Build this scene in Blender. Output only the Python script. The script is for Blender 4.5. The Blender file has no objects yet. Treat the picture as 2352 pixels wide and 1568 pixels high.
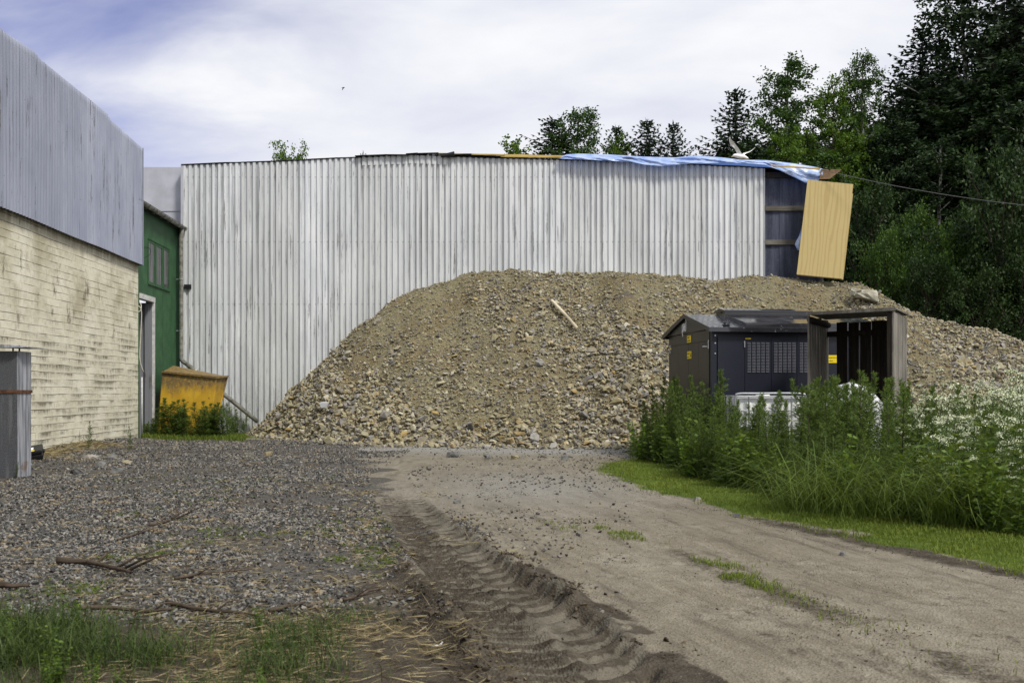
import bpy, bmesh, math, random
import numpy as np
from mathutils import Vector, Matrix
rng = np.random.default_rng(7); random.seed(7)
sc = bpy.context.scene; COL = sc.collection
R = math.radians

# ------------------------------------------------------------------ camera model: eye at (0,0,CH) looking along +Y
F = 35/36*2352; CX = 1176; HY = 898; CH = 1.2
def pt(px, py, Y): return Vector(((px-CX)/F*Y, Y, CH+(HY-py)/F*Y))

# ------------------------------------------------------------------ numpy noise
_tab = np.random.default_rng(99).random((256, 256))
def vnoise(x, y, s=0):
    x = np.asarray(x, float)+s*17.31; y = np.asarray(y, float)+s*9.77
    xi = np.floor(x).astype(int); yi = np.floor(y).astype(int)
    fx = x-xi; fy = y-yi; fx = fx*fx*(3-2*fx); fy = fy*fy*(3-2*fy)
    a = _tab[xi % 256, yi % 256]; b = _tab[(xi+1) % 256, yi % 256]
    c = _tab[xi % 256, (yi+1) % 256]; d = _tab[(xi+1) % 256, (yi+1) % 256]
    return (a*(1-fx)+b*fx)*(1-fy)+(c*(1-fx)+d*fx)*fy
def fbm(x, y, s=0, o=4):
    v = 0; a = .5; f = 1
    for k in range(o):
        v = v+a*vnoise(np.asarray(x)*f, np.asarray(y)*f, s+k*3); a *= .5; f *= 2.03
    return v/(1-.5**o)
def sstep(a, b, x):
    t = np.clip((np.asarray(x, float)-a)/(b-a), 0, 1); return t*t*(3-2*t)

# ------------------------------------------------------------------ terrain
def rut_x(Y): return np.interp(Y, [3, 4.15, 5.06, 6.35, 7.8, 9.7, 11.8, 14], [.58, .34, .14, -.22, -.56, -.98, -1.37, -1.75])
def rut_w(Y): return np.interp(Y, [4, 5, 6.35, 7.8, 9.7, 12], [.36, .39, .37, .32, .28, .26])
def gravel_x(Y): return np.interp(Y, [5.2, 5.5, 5.9, 7, 9.7, 12.3, 17, 22, 27], [-1.5, -1.2, -.85, -.72, -1.15, -1.75, -2.4, -3.0, -4.0])
def grass_x(Y): return np.interp(Y, [3, 5, 6.8, 8.66, 10.9, 13, 15.5, 17, 19], [5.2, 4.35, 3.45, 2.72, 2.02, 1.62, 1.38, 1.7, 2.4])
def weed_x(Y): return np.interp(Y, [5.5, 7.3, 8.2, 8.8, 10.5, 12, 14, 16.4, 17.5, 20], [6.2, 5.0, 4.35, 3.8, 3.0, 2.75, 2.5, 2.3, 2.15, 2.5])+.55*(fbm(np.asarray(Y)*1.1, np.asarray(Y)*.21+3, 97, 3)-.45)
def soilstrip_x(Y): return np.interp(Y, [3, 4.15, 5, 5.7, 6.35, 7.58, 8.66, 10, 12], [2.5, 2.04, 1.9, 1.68, 1.45, 1.24, .8, .4, .1])
def ground_h(X, Y):
    X = np.asarray(X, float); Y = np.asarray(Y, float)
    h = (fbm(X*.35, Y*.35, 1, 3)-.5)*.05
    near = sstep(26, 10, Y)
    h = h+near*(fbm(X*3, Y*3, 2, 3)-.5)*.022
    # wheel rut pressed into the soil
    c = rut_x(Y); d = (X-c)*.37/rut_w(Y)
    fade = sstep(14.0, 8.0, Y); deep = sstep(8.8, 6.0, Y)
    hw = .34
    inside = sstep(hw+.03, hw-.06, np.abs(d))
    depth = (.026+.036*deep)*fade
    lug_a = np.sin(2*np.pi*(Y+.25*d+.05*vnoise(X*5, Y*5, 4))/.135)*.030*sstep(.08, .0, d)*sstep(-.38, -.28, d)
    lug_b = np.sin(2*np.pi*(Y-.75*d+.07*vnoise(X*4, Y*4, 5))/.20)
    lug_b = np.sign(lug_b)*np.abs(lug_b)**.45*(.016+.014*deep)*sstep(-.04, .06, d)
    ridge = np.exp(-((d-.02)/.06)**2)*.03*(.4+fbm(X*6, Y*6, 8, 2))
    tear = (fbm(X*9, Y*9, 11, 3)-.5)*.02
    scal = np.exp(-((d-.30)/.09)**2)*np.sin(2*np.pi*(Y-.75*d)/.20)*.016*fade*deep
    h = h+scal+inside*(-depth+fade*(lug_a*.8+lug_b+ridge+tear))
    cl = fbm(X*4.5, Y*4.5, 6, 4); cl2 = fbm(X*13, Y*13, 7, 2)
    dj = d+.05*(vnoise(X*3.1, Y*3.1, 18)-.5)
    bankR = np.exp(-((dj-.385)/.065)**2)*sstep(4.8, 5.35, Y)*(sstep(7.5, 6.3, Y)*.080*(.15+.85*sstep(.40, .62, fbm(X*2.3, Y*2.3, 19, 3)))+.018*fade)*(.45+1.1*cl2)
    bankL = np.exp(-((dj+.40)/.08)**2)*(sstep(7.6, 5.8, Y)*.080*(.3+.7*sstep(.38, .62, fbm(X*2.6, Y*2.6, 9, 3)))+.015*fade)*(.45+1.1*cl2)
    h = h+bankR+bankL
    # faint tyre prints on the hard road
    for off, st in ((1.05, .4), (1.3, .5), (2.35, .6), (2.6, .5)):
        e = d-off-.12*np.sin(Y*.4)
        h = h-np.exp(-(e/.09)**2)*.013*st*sstep(13, 7, Y)*(.5+.9*np.sin(2*np.pi*(Y+.4*e)/.12))
    ss = X-soilstrip_x(Y)
    h = h+np.exp(-(ss/.2)**2)*(fbm(X*7, Y*7, 12, 3)-.45)*.05*sstep(10, 7, Y)
    # gravel is heaped a little against the wall
    wallx = -9.2-.0638*(Y-24.5)
    h = h+sstep(1.8, .0, X-wallx)*.10*sstep(27, 22, Y)*sstep(8, 14, Y)*(.5+fbm(X*2, Y*2, 14, 3))
    h = h+sstep(0, 1.2, gravel_x(Y)-X)*(.018+.025*fbm(X*1.1, Y*1.1, 15, 3))*sstep(26, 21, Y)
    return h
SL = .70
def foot(X): return np.interp(X, [-9, -7.6, -7.1, -5.7, -4.3, -2.6, 0, 2.95, 6, 10, 14, 18, 22], [31, 29, 27.2, 24.9, 22.9, 21.75, 21.35, 20.95, 21.4, 22.05, 23.4, 25.6, 28])
def ptop(X): return np.interp(X, [-8, -7.4, -7.0, -5.83, -4.24, -3.13, -2.2, -1.2, 2.7, 4.0, 4.7, 5.8, 7.0, 8.2, 9.5, 10.5, 11.4, 12.6, 14.5, 19, 22],
                              [0, 0.02, .25, 1.42, 3.02, 3.87, 4.36, 4.5, 4.52, 4.55, 4.42, 4.42, 4.54, 4.48, 4.3, 3.72, 3.36, 2.82, 2.25, .5, -.2])
def pile_h(X, Y):
    X = np.asarray(X, float); Y = np.asarray(Y, float)
    a = SL*(Y-foot(X)+1.3*(fbm(X*.75, Y*.25, 21, 4)-.5))
    b = ptop(X)-np.maximum(0, Y-29.5)*.62+(fbm(X*1.3, Y*1.3, 22, 3)-.5)*.22
    k = .16
    h = -k*np.log(np.exp(-np.clip(a, -6, 9)/k)+np.exp(-np.clip(b, -6, 9)/k))
    h = h+(fbm(X*.9, Y*.9, 23, 4)-.5)*.32*sstep(0, .6, h)+(fbm(X*4, Y*4, 24, 3)-.5)*.12*sstep(-.1, .3, h)
    return h
def surf_h(X, Y): return np.maximum(ground_h(X, Y), pile_h(X, Y)-.02)

# ------------------------------------------------------------------ tagging and mesh helpers
def tag(o, label=None, cat=None, group=None, kind=None):
    if label: o['label'] = label
    if cat: o['category'] = cat
    if group: o['group'] = group
    if kind: o['kind'] = kind
    return o
def thing(name, loc, label, cat, group=None, kind=None):
    o = bpy.data.objects.new(name, None); COL.objects.link(o); o.location = loc
    o.empty_display_size = .2
    return tag(o, label, cat, group, kind)
def wloc(p):
    v = Vector((0, 0, 0))
    while p is not None: v = v+Vector(p.location); p = p.parent
    return v
def np_mesh(name, V, Fc, mats, parent=None, origin=None, attrs=None, smooth=False, matidx=None, uv=None, link=True):
    """V (n,3) world coords, Fc list of face arrays of equal width or one (m,k) array."""
    V = np.asarray(V, np.float32)
    if origin is None: origin = wloc(parent) if parent else Vector((0, 0, 0))
    V = V-np.array(origin, np.float32)
    if not isinstance(Fc, (list, tuple)): Fc = [Fc]
    Fc = [np.asarray(f, np.int32) for f in Fc if len(f)]
    me = bpy.data.meshes.new(name)
    me.vertices.add(len(V)); me.vertices.foreach_set('co', V.ravel())
    loops = np.concatenate([f.ravel() for f in Fc])
    sizes = np.concatenate([np.full(len(f), f.shape[1], np.int32) for f in Fc])
    me.loops.add(len(loops)); me.loops.foreach_set('vertex_index', loops)
    starts = np.concatenate([[0], np.cumsum(sizes)[:-1]]).astype(np.int32)
    me.polygons.add(len(sizes)); me.polygons.foreach_set('loop_start', starts)
    if matidx is not None: me.polygons.foreach_set('material_index', np.asarray(matidx, np.int32))
    me.polygons.foreach_set('use_smooth', np.full(len(sizes), smooth, bool))
    for k, a in (attrs or {}).items():
        a = np.asarray(a, np.float32)
        if a.ndim == 1:
            at = me.attributes.new(k, 'FLOAT', 'POINT'); at.data.foreach_set('value', a)
        else:
            at = me.attributes.new(k, 'FLOAT_VECTOR', 'POINT'); at.data.foreach_set('vector', a.ravel())
    if uv is not None:
        l = me.uv_layers.new(name='UVMap'); l.data.foreach_set('uv', np.asarray(uv, np.float32)[loops].ravel())
    me.update(calc_edges=True); me.validate()
    for m in (mats if isinstance(mats, (list, tuple)) else [mats]): me.materials.append(m)
    o = bpy.data.objects.new(name, me)
    if link: COL.objects.link(o)
    if parent:
        o.parent = parent
    else: o.location = origin
    return o

class MB:
    """collects boxes, prisms, tubes and free faces (world coordinates) and links them as one mesh object"""
    def __init__(s): s.v = []; s.f = []; s.m = []; s.uvf = []; s.mi = 0
    def add(s, vs, fs):
        b = len(s.v); s.v += [tuple(v) for v in vs]
        for f in fs: s.f.append([b+i for i in f]); s.m.append(s.mi)
    def box(s, o, ex, ey, ez):
        """parallelepiped: corner o and three edge vectors"""
        o, ex, ey, ez = map(Vector, (o, ex, ey, ez))
        vs = [o, o+ex, o+ex+ey, o+ey, o+ez, o+ex+ez, o+ex+ey+ez, o+ey+ez]
        s.add(vs, [(3, 2, 1, 0), (4, 5, 6, 7), (0, 1, 5, 4), (1, 2, 6, 5), (2, 3, 7, 6), (3, 0, 4, 7)])
    def abox(s, x0, x1, y0, y1, z0, z1): s.box((x0, y0, z0), (x1-x0, 0, 0), (0, y1-y0, 0), (0, 0, z1-z0))
    def hexa(s, bottom, top):
        s.add(list(bottom)+list(top), [(3, 2, 1, 0), (4, 5, 6, 7), (0, 1, 5, 4), (1, 2, 6, 5), (2, 3, 7, 6), (3, 0, 4, 7)])
    def prism(s, poly, ext):
        ext = Vector(ext); n = len(poly); p = [Vector(q) for q in poly]
        s.add(p+[q+ext for q in p], [tuple(range(n))[::-1], tuple(range(n, 2*n))]+[(i, (i+1) % n, n+(i+1) % n, n+i) for i in range(n)])
    def tube(s, pts, r, n=8, caps=True):
        pts = [Vector(p) for p in pts]; rs = r if isinstance(r, (list, tuple)) else [r]*len(pts)
        b = len(s.v); up = Vector((0, 0, 1))
        for i, p in enumerate(pts):
            t = (pts[min(i+1, len(pts)-1)]-pts[max(i-1, 0)]).normalized()
            a = t.cross(up) if abs(t.z) < .95 else t.cross(Vector((1, 0, 0)))
            a.normalize(); c = t.cross(a)
            for k in range(n):
                w = 2*math.pi*k/n
                s.v.append(tuple(p+a*math.cos(w)*rs[i]+c*math.sin(w)*rs[i]))
        for i in range(len(pts)-1):
            for k in range(n):
                s.f.append([b+i*n+k, b+i*n+(k+1) % n, b+(i+1)*n+(k+1) % n, b+(i+1)*n+k]); s.m.append(s.mi)
        if caps:
            s.f.append([b+k for k in range(n)][::-1]); s.m.append(s.mi)
            s.f.append([b+(len(pts)-1)*n+k for k in range(n)]); s.m.append(s.mi)
    def build(s, name, mats, parent=None, origin=None, smooth=False, bevel=0, recalc=True, uvf=None):
        if origin is None: origin = wloc(parent) if parent else Vector((0, 0, 0))
        me = bpy.data.meshes.new(name)
        me.from_pydata([tuple(Vector(v)-Vector(origin)) for v in s.v], [], s.f)
        for m in (mats if isinstance(mats, (list, tuple)) else [mats]): me.materials.append(m)
        me.polygons.foreach_set('material_index', s.m)
        if recalc or bevel:
            bm = bmesh.new(); bm.from_mesh(me)
            bmesh.ops.recalc_face_normals(bm, faces=bm.faces)
            bm.to_mesh(me); bm.free()
        if smooth: me.polygons.foreach_set('use_smooth', [True]*len(me.polygons))
        if uvf:
            l = me.uv_layers.new(name='UVMap')
            for lp in me.loops:
                l.data[lp.index].uv = uvf(me.vertices[lp.vertex_index].co+Vector(origin))
        me.update()
        o = bpy.data.objects.new(name, me); COL.objects.link(o)
        if parent: o.parent = parent
        else: o.location = origin
        if bevel:
            b = o.modifiers.new('bevel', 'BEVEL'); b.width = bevel; b.segments = 2; b.limit_method = 'ANGLE'
        return o

def rot_mats(n, rng):
    q = rng.normal(size=(n, 4)); q /= np.linalg.norm(q, axis=1)[:, None]
    w, x, y, z = q.T
    return np.stack([1-2*(y*y+z*z), 2*(x*y-z*w), 2*(x*z+y*w), 2*(x*y+z*w), 1-2*(x*x+z*z), 2*(y*z-x*w), 2*(x*z-y*w), 2*(y*z+x*w), 1-2*(x*x+y*y)], 1).reshape(n, 3, 3)
def rock_protos(n, npts, seed, flat=(1, .78, .55)):
    rg = np.random.default_rng(seed); out = []
    for i in range(n):
        d = rg.normal(size=(npts, 3)); d /= np.linalg.norm(d, axis=1)[:, None]
        d = np.sign(d)*np.abs(d)**.75
        p = d*rg.uniform(.75, 1.05, (npts, 1))*np.array(flat)*rg.uniform(.8, 1.15, 3)
        bm = bmesh.new(); vs = [bm.verts.new(q) for q in p]
        r = bmesh.ops.convex_hull(bm, input=vs)
        bmesh.ops.delete(bm, geom=[v for v in bm.verts if not v.link_faces], context='VERTS')
        bmesh.ops.triangulate(bm, faces=bm.faces)
        bm.verts.index_update()
        V = np.array([v.co[:] for v in bm.verts]); Fc = np.array([[v.index for v in f.verts] for f in bm.faces])
        bm.free(); out.append((V, Fc))
    return out
def scatter(protos, P, S, rg, tilt=None):
    """rocks at P (n,3) with radius S; returns V, F, per-vertex random value"""
    n = len(P); which = rg.integers(0, len(protos), n); Rm = rot_mats(n, rg); rv = rg.random(n)
    Vs, Fs, As, base = [], [], [], 0
    for k, (V, Fc) in enumerate(protos):
        ix = np.where(which == k)[0]
        if not len(ix): continue
        W = np.einsum('nij,vj->nvi', Rm[ix], V)*S[ix][:, None, None]
        W[:, :, 2] *= .82
        W = W+P[ix][:, None, :]
        m = len(V)
        Fs.append((Fc[None]+(base+np.arange(len(ix))*m)[:, None, None]).reshape(-1, 3)); base += len(ix)*m
        Vs.append(W.reshape(-1, 3)); As.append(np.repeat(rv[ix], m))
    return np.concatenate(Vs), np.concatenate(Fs), np.concatenate(As)
def unit(v): return v/np.maximum(np.linalg.norm(v, axis=-1, keepdims=True), 1e-9)
def leaf_quads(c, d, l, w, rg, wide=.45):
    n = len(c); d = unit(d); s = unit(np.cross(d, rg.normal(size=(n, 3))))
    l = np.broadcast_to(np.asarray(l, float), (n,))[:, None]; w = np.broadcast_to(np.asarray(w, float), (n,))[:, None]
    V = np.stack([c, c+d*l*wide+s*w/2, c+d*l, c+d*l*wide-s*w/2], 1).reshape(-1, 3)
    return V, np.arange(4*n).reshape(n, 4)
def blades(P, h, w, bend, rg, az=None):
    """curved grass blades: 7 verts, 5 tris each"""
    n = len(P); az = rg.uniform(0, 2*np.pi, n) if az is None else az
    lean = np.stack([np.cos(az), np.sin(az), np.zeros(n)], 1); side = np.stack([-np.sin(az), np.cos(az), np.zeros(n)], 1)
    ta = rg.uniform(-.9, .9, n)[:, None]; side = unit(side+lean*ta)
    V = np.zeros((n, 7, 3)); h = h[:, None]; b = bend[:, None]; w = w[:, None]
    for i, (t, ww) in enumerate(((0, 1.), (.42, .9), (.78, .6))):
        c = P+np.array([0, 0, 1])*h*(t-.35*b*t*t)+lean*h*b*t*t
        V[:, 2*i] = c-side*w*ww/2; V[:, 2*i+1] = c+side*w*ww/2
    V[:, 6] = P+np.array([0, 0, 1])*h*(1-.5*b)+lean*h*b*1.0
    T = np.array([(0, 1, 3), (0, 3, 2), (2, 3, 5), (2, 5, 4), (4, 5, 6)])
    return V.reshape(-1, 3), (T[None]+(np.arange(n)*7)[:, None, None]).reshape(-1, 3)

# ------------------------------------------------------------------ materials
class G:
    def __init__(s, name, rough=.7, spec=.3, metal=0):
        s.m = bpy.data.materials.new(name); s.m.use_nodes = True; s.nt = s.m.node_tree
        s.b = s.nt.nodes['Principled BSDF']; s.b.inputs['Roughness'].default_value = rough
        s.b.inputs['Specular IOR Level'].default_value = spec; s.b.inputs['Metallic'].default_value = metal
    def n(s, t, **kw):
        nd = s.nt.nodes.new(t)
        for k, v in kw.items(): setattr(nd, k, v)
        return nd
    def put(s, sock, v):
        if hasattr(v, 'is_output'): s.nt.links.new(v, sock)
        elif isinstance(v, (tuple, list)) and len(v) == 3 and sock.type == 'RGBA': sock.default_value = (*v, 1)
        else: sock.default_value = v
    def coord(s, which='Object', scale=(1, 1, 1), rot=(0, 0, 0), loc=(0, 0, 0)):
        c = s.n('ShaderNodeTexCoord'); mp = s.n('ShaderNodeMapping')
        s.nt.links.new(c.outputs[which], mp.inputs[0]); mp.inputs['Scale'].default_value = scale
        mp.inputs['Rotation'].default_value = rot; mp.inputs['Location'].default_value = loc
        return mp.outputs[0]
    def noise(s, scale, detail=4, rough=.55, vec=None, dist=0):
        nd = s.n('ShaderNodeTexNoise'); s.put(nd.inputs['Scale'], scale); nd.inputs['Detail'].default_value = detail
        nd.inputs['Roughness'].default_value = rough; nd.inputs['Distortion'].default_value = dist
        s.put(nd.inputs['Vector'], vec if vec is not None else s.coord()); return nd.outputs['Fac']
    def voro(s, scale, vec=None, feature='F1'):
        nd = s.n('ShaderNodeTexVoronoi', feature=feature); s.put(nd.inputs['Scale'], scale)
        s.put(nd.inputs['Vector'], vec if vec is not None else s.coord()); return nd.outputs['Distance']
    def ramp(s, fac, stops):
        nd = s.n('ShaderNodeValToRGB'); e = nd.color_ramp.elements
        while len(e) < len(stops): e.new(.5)
        for i, (p, c) in enumerate(stops):
            e[i].position = p; e[i].color = (c, c, c, 1) if not isinstance(c, (tuple, list)) else (*c, 1)
        s.put(nd.inputs[0], fac); return nd.outputs[0]
    def step(s, x, a, b):
        nd = s.n('ShaderNodeMapRange', interpolation_type='SMOOTHSTEP'); s.put(nd.inputs[0], x)
        if a < b: nd.inputs[1].default_value = a; nd.inputs[2].default_value = b; nd.inputs[3].default_value = 0; nd.inputs[4].default_value = 1
        else: nd.inputs[1].default_value = b; nd.inputs[2].default_value = a; nd.inputs[3].default_value = 1; nd.inputs[4].default_value = 0
        return nd.outputs[0]
    def mix(s, fac, a, b, mode='MIX'):
        nd = s.n('ShaderNodeMix', data_type='RGBA', blend_type=mode); s.put(nd.inputs[0], fac); s.put(nd.inputs[6], a); s.put(nd.inputs[7], b)
        return nd.outputs[2]
    def math(s, op, a, b=None, clamp=False):
        nd = s.n('ShaderNodeMath', operation=op, use_clamp=clamp); s.put(nd.inputs[0], a)
        if b is not None: s.put(nd.inputs[1], b)
        return nd.outputs[0]
    def attr(s, name, out='Fac'): nd = s.n('ShaderNodeAttribute', attribute_name=name); return nd.outputs[out]
    def xyz(s, vec): nd = s.n('ShaderNodeSeparateXYZ'); s.put(nd.inputs[0], vec); return nd.outputs
    def bump(s, h, strength=.5, dist=.02):
        nd = s.n('ShaderNodeBump'); nd.inputs['Strength'].default_value = strength; nd.inputs['Distance'].default_value = dist
        s.put(nd.inputs['Height'], h); s.nt.links.new(nd.outputs[0], s.b.inputs['Normal'])
    def col(s, c): s.put(s.b.inputs['Base Color'], c); return s
    def rough(s, c): s.put(s.b.inputs['Roughness'], c); return s

def plain(name, c, rough=.6, var=.25, scale=6, spec=.3, metal=0, bump=0):
    g = G(name, rough, spec, metal); n = g.noise(scale, 5, .6)
    g.col(g.mix(g.step(n, .3, .7), tuple(x*(1-var) for x in c), tuple(min(1, x*(1+var)) for x in c)))
    if bump: g.bump(g.noise(scale*6, 4, .6), bump, .01)
    return g.m
def wood(name, c, c2, along='Z', rough=.8, scale=1.0):
    g = G(name, rough, .15)
    sc_ = {'Z': (22, 22, 1.3), 'X': (1.3, 22, 22), 'Y': (22, 1.3, 22)}[along]
    v = g.coord('Object', tuple(q*scale for q in sc_))
    n = g.noise(1.0, 6, .65, v, .6); n2 = g.noise(.9, 3, .5)
    cc = g.mix(g.step(n, .35, .7), c, c2); cc = g.mix(g.step(n2, .35, .75), cc, tuple(x*.6 for x in c))
    g.col(cc); g.bump(n, .5, .01); return g.m
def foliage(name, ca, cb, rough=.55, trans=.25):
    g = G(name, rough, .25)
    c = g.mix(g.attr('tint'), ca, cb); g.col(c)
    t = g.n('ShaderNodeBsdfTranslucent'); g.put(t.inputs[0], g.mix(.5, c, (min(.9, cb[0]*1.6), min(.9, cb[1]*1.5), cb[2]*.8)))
    mx = g.n('ShaderNodeMixShader'); mx.inputs[0].default_value = trans
    g.nt.links.new(g.b.outputs[0], mx.inputs[1]); g.nt.links.new(t.outputs[0], mx.inputs[2])
    g.nt.links.new(mx.outputs[0], g.nt.nodes['Material Output'].inputs[0]); return g.m
# ------------------------------------------------------------------ world, sun, camera
SUN_EL, SUN_AZ = R(50), R(137)       # azimuth measured clockwise from +Y: behind the camera, to the right
w = bpy.data.worlds.new('World'); sc.world = w; w.use_nodes = True
nt = w.node_tree; bg = nt.nodes['Background']
sky = nt.nodes.new('ShaderNodeTexSky'); sky.sky_type = 'NISHITA'; sky.sun_disc = False
sky.sun_elevation = SUN_EL; sky.sun_rotation = SUN_AZ; sky.air_density = 1.0; sky.dust_density = 1.2; sky.ozone_density = 2.5
class W(G):
    def __init__(s): s.nt = nt
g = W()
tc = nt.nodes.new('ShaderNodeTexCoord')
d = g.xyz(tc.outputs['Generated'])
# cloud sheet: direction projected on a high flat layer, so the bands flatten toward the horizon
zc = g.math('MAXIMUM', d[2], .0); zc = g.math('ADD', zc, .22)
px = g.math('DIVIDE', d[0], zc); py = g.math('DIVIDE', d[1], zc)
cv = nt.nodes.new('ShaderNodeCombineXYZ'); g.put(cv.inputs[0], px); g.put(cv.inputs[1], py)
mp = nt.nodes.new('ShaderNodeMapping'); nt.links.new(cv.outputs[0], mp.inputs[0]); mp.inputs['Scale'].default_value = (1.0, 1.7, 1); mp.inputs['Rotation'].default_value = (0, 0, R(-12))
n1 = g.noise(1.5, 7, .52, mp.outputs[0], .35)
n2 = g.noise(.55, 3, .5, mp.outputs[0])
# the open patch of blue lies high up to the left (west)
dot = g.math('ADD', g.math('MULTIPLY', d[0], -.62), g.math('ADD', g.math('MULTIPLY', d[1], .58), g.math('MULTIPLY', d[2], .62)))
blue = g.step(dot, .80, 1.01)
thick = g.math('ADD', g.math('MULTIPLY', g.math('SUBTRACT', n1, .5), 1.7), g.math('SUBTRACT', 1.02, g.math('MULTIPLY', blue, .92)))
cover = g.step(thick, .05, 1.0)
grey = g.step(n1, .40, .66)
cloud = g.mix(grey, (8.3, 8.5, 9.2), (10.1, 10.1, 10.2))
cloud = g.mix(g.step(n2, .30, .62), g.mix(.45, cloud, (7.7, 7.9, 8.9)), cloud)
skyc = g.mix(1.0, sky.outputs[0], (1.5, 1.12, 1.32), 'MULTIPLY')
nt.links.new(g.mix(cover, skyc, cloud), bg.inputs[0]); bg.inputs[1].default_value = .082
sl = bpy.data.lights.new('sun', 'SUN'); sl.energy = 2.9; sl.angle = R(11); sl.color = (1, .965, .87)
so = bpy.data.objects.new('sun', sl); COL.objects.link(so)
sd = Vector((math.sin(SUN_AZ)*math.cos(SUN_EL), math.cos(SUN_AZ)*math.cos(SUN_EL), math.sin(SUN_EL)))
so.rotation_euler = sd.to_track_quat('Z', 'Y').to_euler(); so.location = (20, -30, 40)
cam = bpy.data.cameras.new('camera'); co = bpy.data.objects.new('camera', cam); COL.objects.link(co); sc.camera = co
co.location = (0, 0, CH); co.rotation_euler = (R(90), 0, 0)
cam.lens = 35; cam.sensor_width = 36; cam.shift_y = 114/2352; cam.clip_end = 3000; cam.clip_start = .05
cam.dof.use_dof = True; cam.dof.focus_distance = 20; cam.dof.aperture_fstop = 5.6
vs = sc.view_settings; vs.view_transform = 'Standard'; vs.look = 'None'; vs.exposure = 0.3; vs.gamma = 1
sc.render.engine = 'CYCLES'; sc.cycles.use_denoising = True; sc.cycles.max_bounces = 6; sc.cycles.transparent_max_bounces = 8
sc.cycles.caustics_reflective = False; sc.cycles.caustics_refractive = False

# ------------------------------------------------------------------ materials of the setting
def m_ground():
    g = G('ground', .95, .1)
    v = g.coord('Object')
    fine = g.noise(38, 5, .7, v); med = g.noise(5, 5, .6, v); big = g.noise(.8, 4, .55, v); grit = g.voro(70, v)
    road = g.mix(g.step(med, .3, .72), (.175, .153, .115), (.275, .248, .195))
    road = g.mix(g.step(big, .35, .7), g.mix(.8, road, (.165, .142, .105)), road)
    crumbs = g.math('MULTIPLY', g.step(g.noise(15, 6, .78, g.coord('Object', (1, .55, 1))), .52, .64), g.step(g.noise(1.6, 5, .62, v), .40, .60))
    road = g.mix(g.math('MULTIPLY', crumbs, .85), road, (.065, .054, .041))
    road = g.mix(g.math('MULTIPLY', g.step(fine, .42, .74), .40), road, (.34, .31, .25))
    ln = g.n('ShaderNodeCombineXYZ'); g.put(ln.inputs[0], g.math('MULTIPLY', g.attr('lane'), 5.0)); g.put(ln.inputs[1], g.math('MULTIPLY', g.xyz(v)[1], .55))
    st = g.noise(1.0, 7, .72, ln.outputs[0])
    road = g.mix(g.math('MULTIPLY', g.math('MULTIPLY', g.step(st, .50, .66), g.step(fine, .30, .55)), .75), road, (.085, .072, .054))
    road = g.mix(g.math('MULTIPLY', g.step(st, .46, .30), .45), road, (.33, .30, .24))
    soil = g.mix(g.step(med, .3, .7), (.034, .028, .021), (.085, .072, .055))
    soil = g.mix(g.math('MULTIPLY', g.step(fine, .45, .75), .5), soil, (.17, .145, .11))
    grav = g.mix(g.step(fine, .3, .7), (.040, .037, .033), (.14, .132, .12))
    grav = g.mix(g.step(g.noise(1.3, 4, .6, v), .5, .68), grav, g.mix(.65, grav, (.11, .085, .055)))
    pale = g.mix(g.step(fine, .3, .7), (.17, .165, .155), (.34, .335, .32))
    grs = g.mix(g.step(med, .3, .7), (.045, .075, .012), (.10, .14, .02))
    c = g.mix(g.attr('pale'), road, pale)
    jit = g.math('ADD', g.math('MULTIPLY', g.math('SUBTRACT', g.noise(6, 5, .7, v), .5), .9), g.math('MULTIPLY', g.math('SUBTRACT', g.noise(32, 4, .75, v), .5), .8))
    a_s = g.step(g.math('ADD', g.attr('soil'), g.math('MULTIPLY', jit, .7)), .32, .60)
    a_g = g.step(g.math('ADD', g.attr('gravel'), jit), .38, .62)
    a_v = g.step(g.math('ADD', g.attr('grass'), jit), .38, .66)
    mud = g.mix(g.step(med, .3, .7), (.085, .076, .060), (.175, .158, .126))
    c = g.mix(g.step(g.math('ADD', g.attr('mud'), g.math('MULTIPLY', jit, .7)), .3, .7), c, mud)
    c = g.mix(a_g, c, grav); c = g.mix(a_s, c, soil); c = g.mix(a_v, c, grs)
    g.col(c)
    h = g.math('ADD', g.math('MULTIPLY', fine, .5), g.math('ADD', g.math('MULTIPLY', g.noise(12, 5, .7, v), .6), g.math('MULTIPLY', grit, .4)))
    g.bump(h, .9, .025); return g.m
def m_stone(name, stops, fines=1.0):
    g = G(name, .85, .2)
    v = g.coord('Object'); a = g.attr('rnd')
    c = g.ramp(a, stops); n = g.noise(14, 5, .65, v)
    c = g.mix(g.step(n, .3, .72), g.mix(1, c, (.62, .60, .56), 'MULTIPLY'), c)
    c = g.mix(g.math('MULTIPLY', g.step(g.noise(5, 4, .6, v), .55, .68), .55), c, (.30, .215, .105))
    g.col(c); g.bump(n, .4, .01); return g.m
def m_pile():
    g = G('pile_fines', .95, .1); v = g.coord('Object')
    f = g.noise(30, 6, .75, v); b = g.noise(.9, 4, .6, v); md = g.noise(7, 5, .7, v)
    c = g.mix(g.step(f, .3, .72), (.125, .109, .058), (.325, .292, .185))
    c = g.mix(g.step(b, .38, .66), c, g.mix(.55, c, (.175, .125, .06)))
    c = g.mix(g.math('MULTIPLY', g.step(md, .52, .68), .5), c, (.33, .29, .22))
    c = g.mix(g.math('MULTIPLY', g.step(g.noise(1.7, 5, .65, v), .58, .68), .8), c, (.115, .105, .095))
    g.col(c); g.bump(g.math('ADD', f, md), 1.0, .05); return g.m
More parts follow.
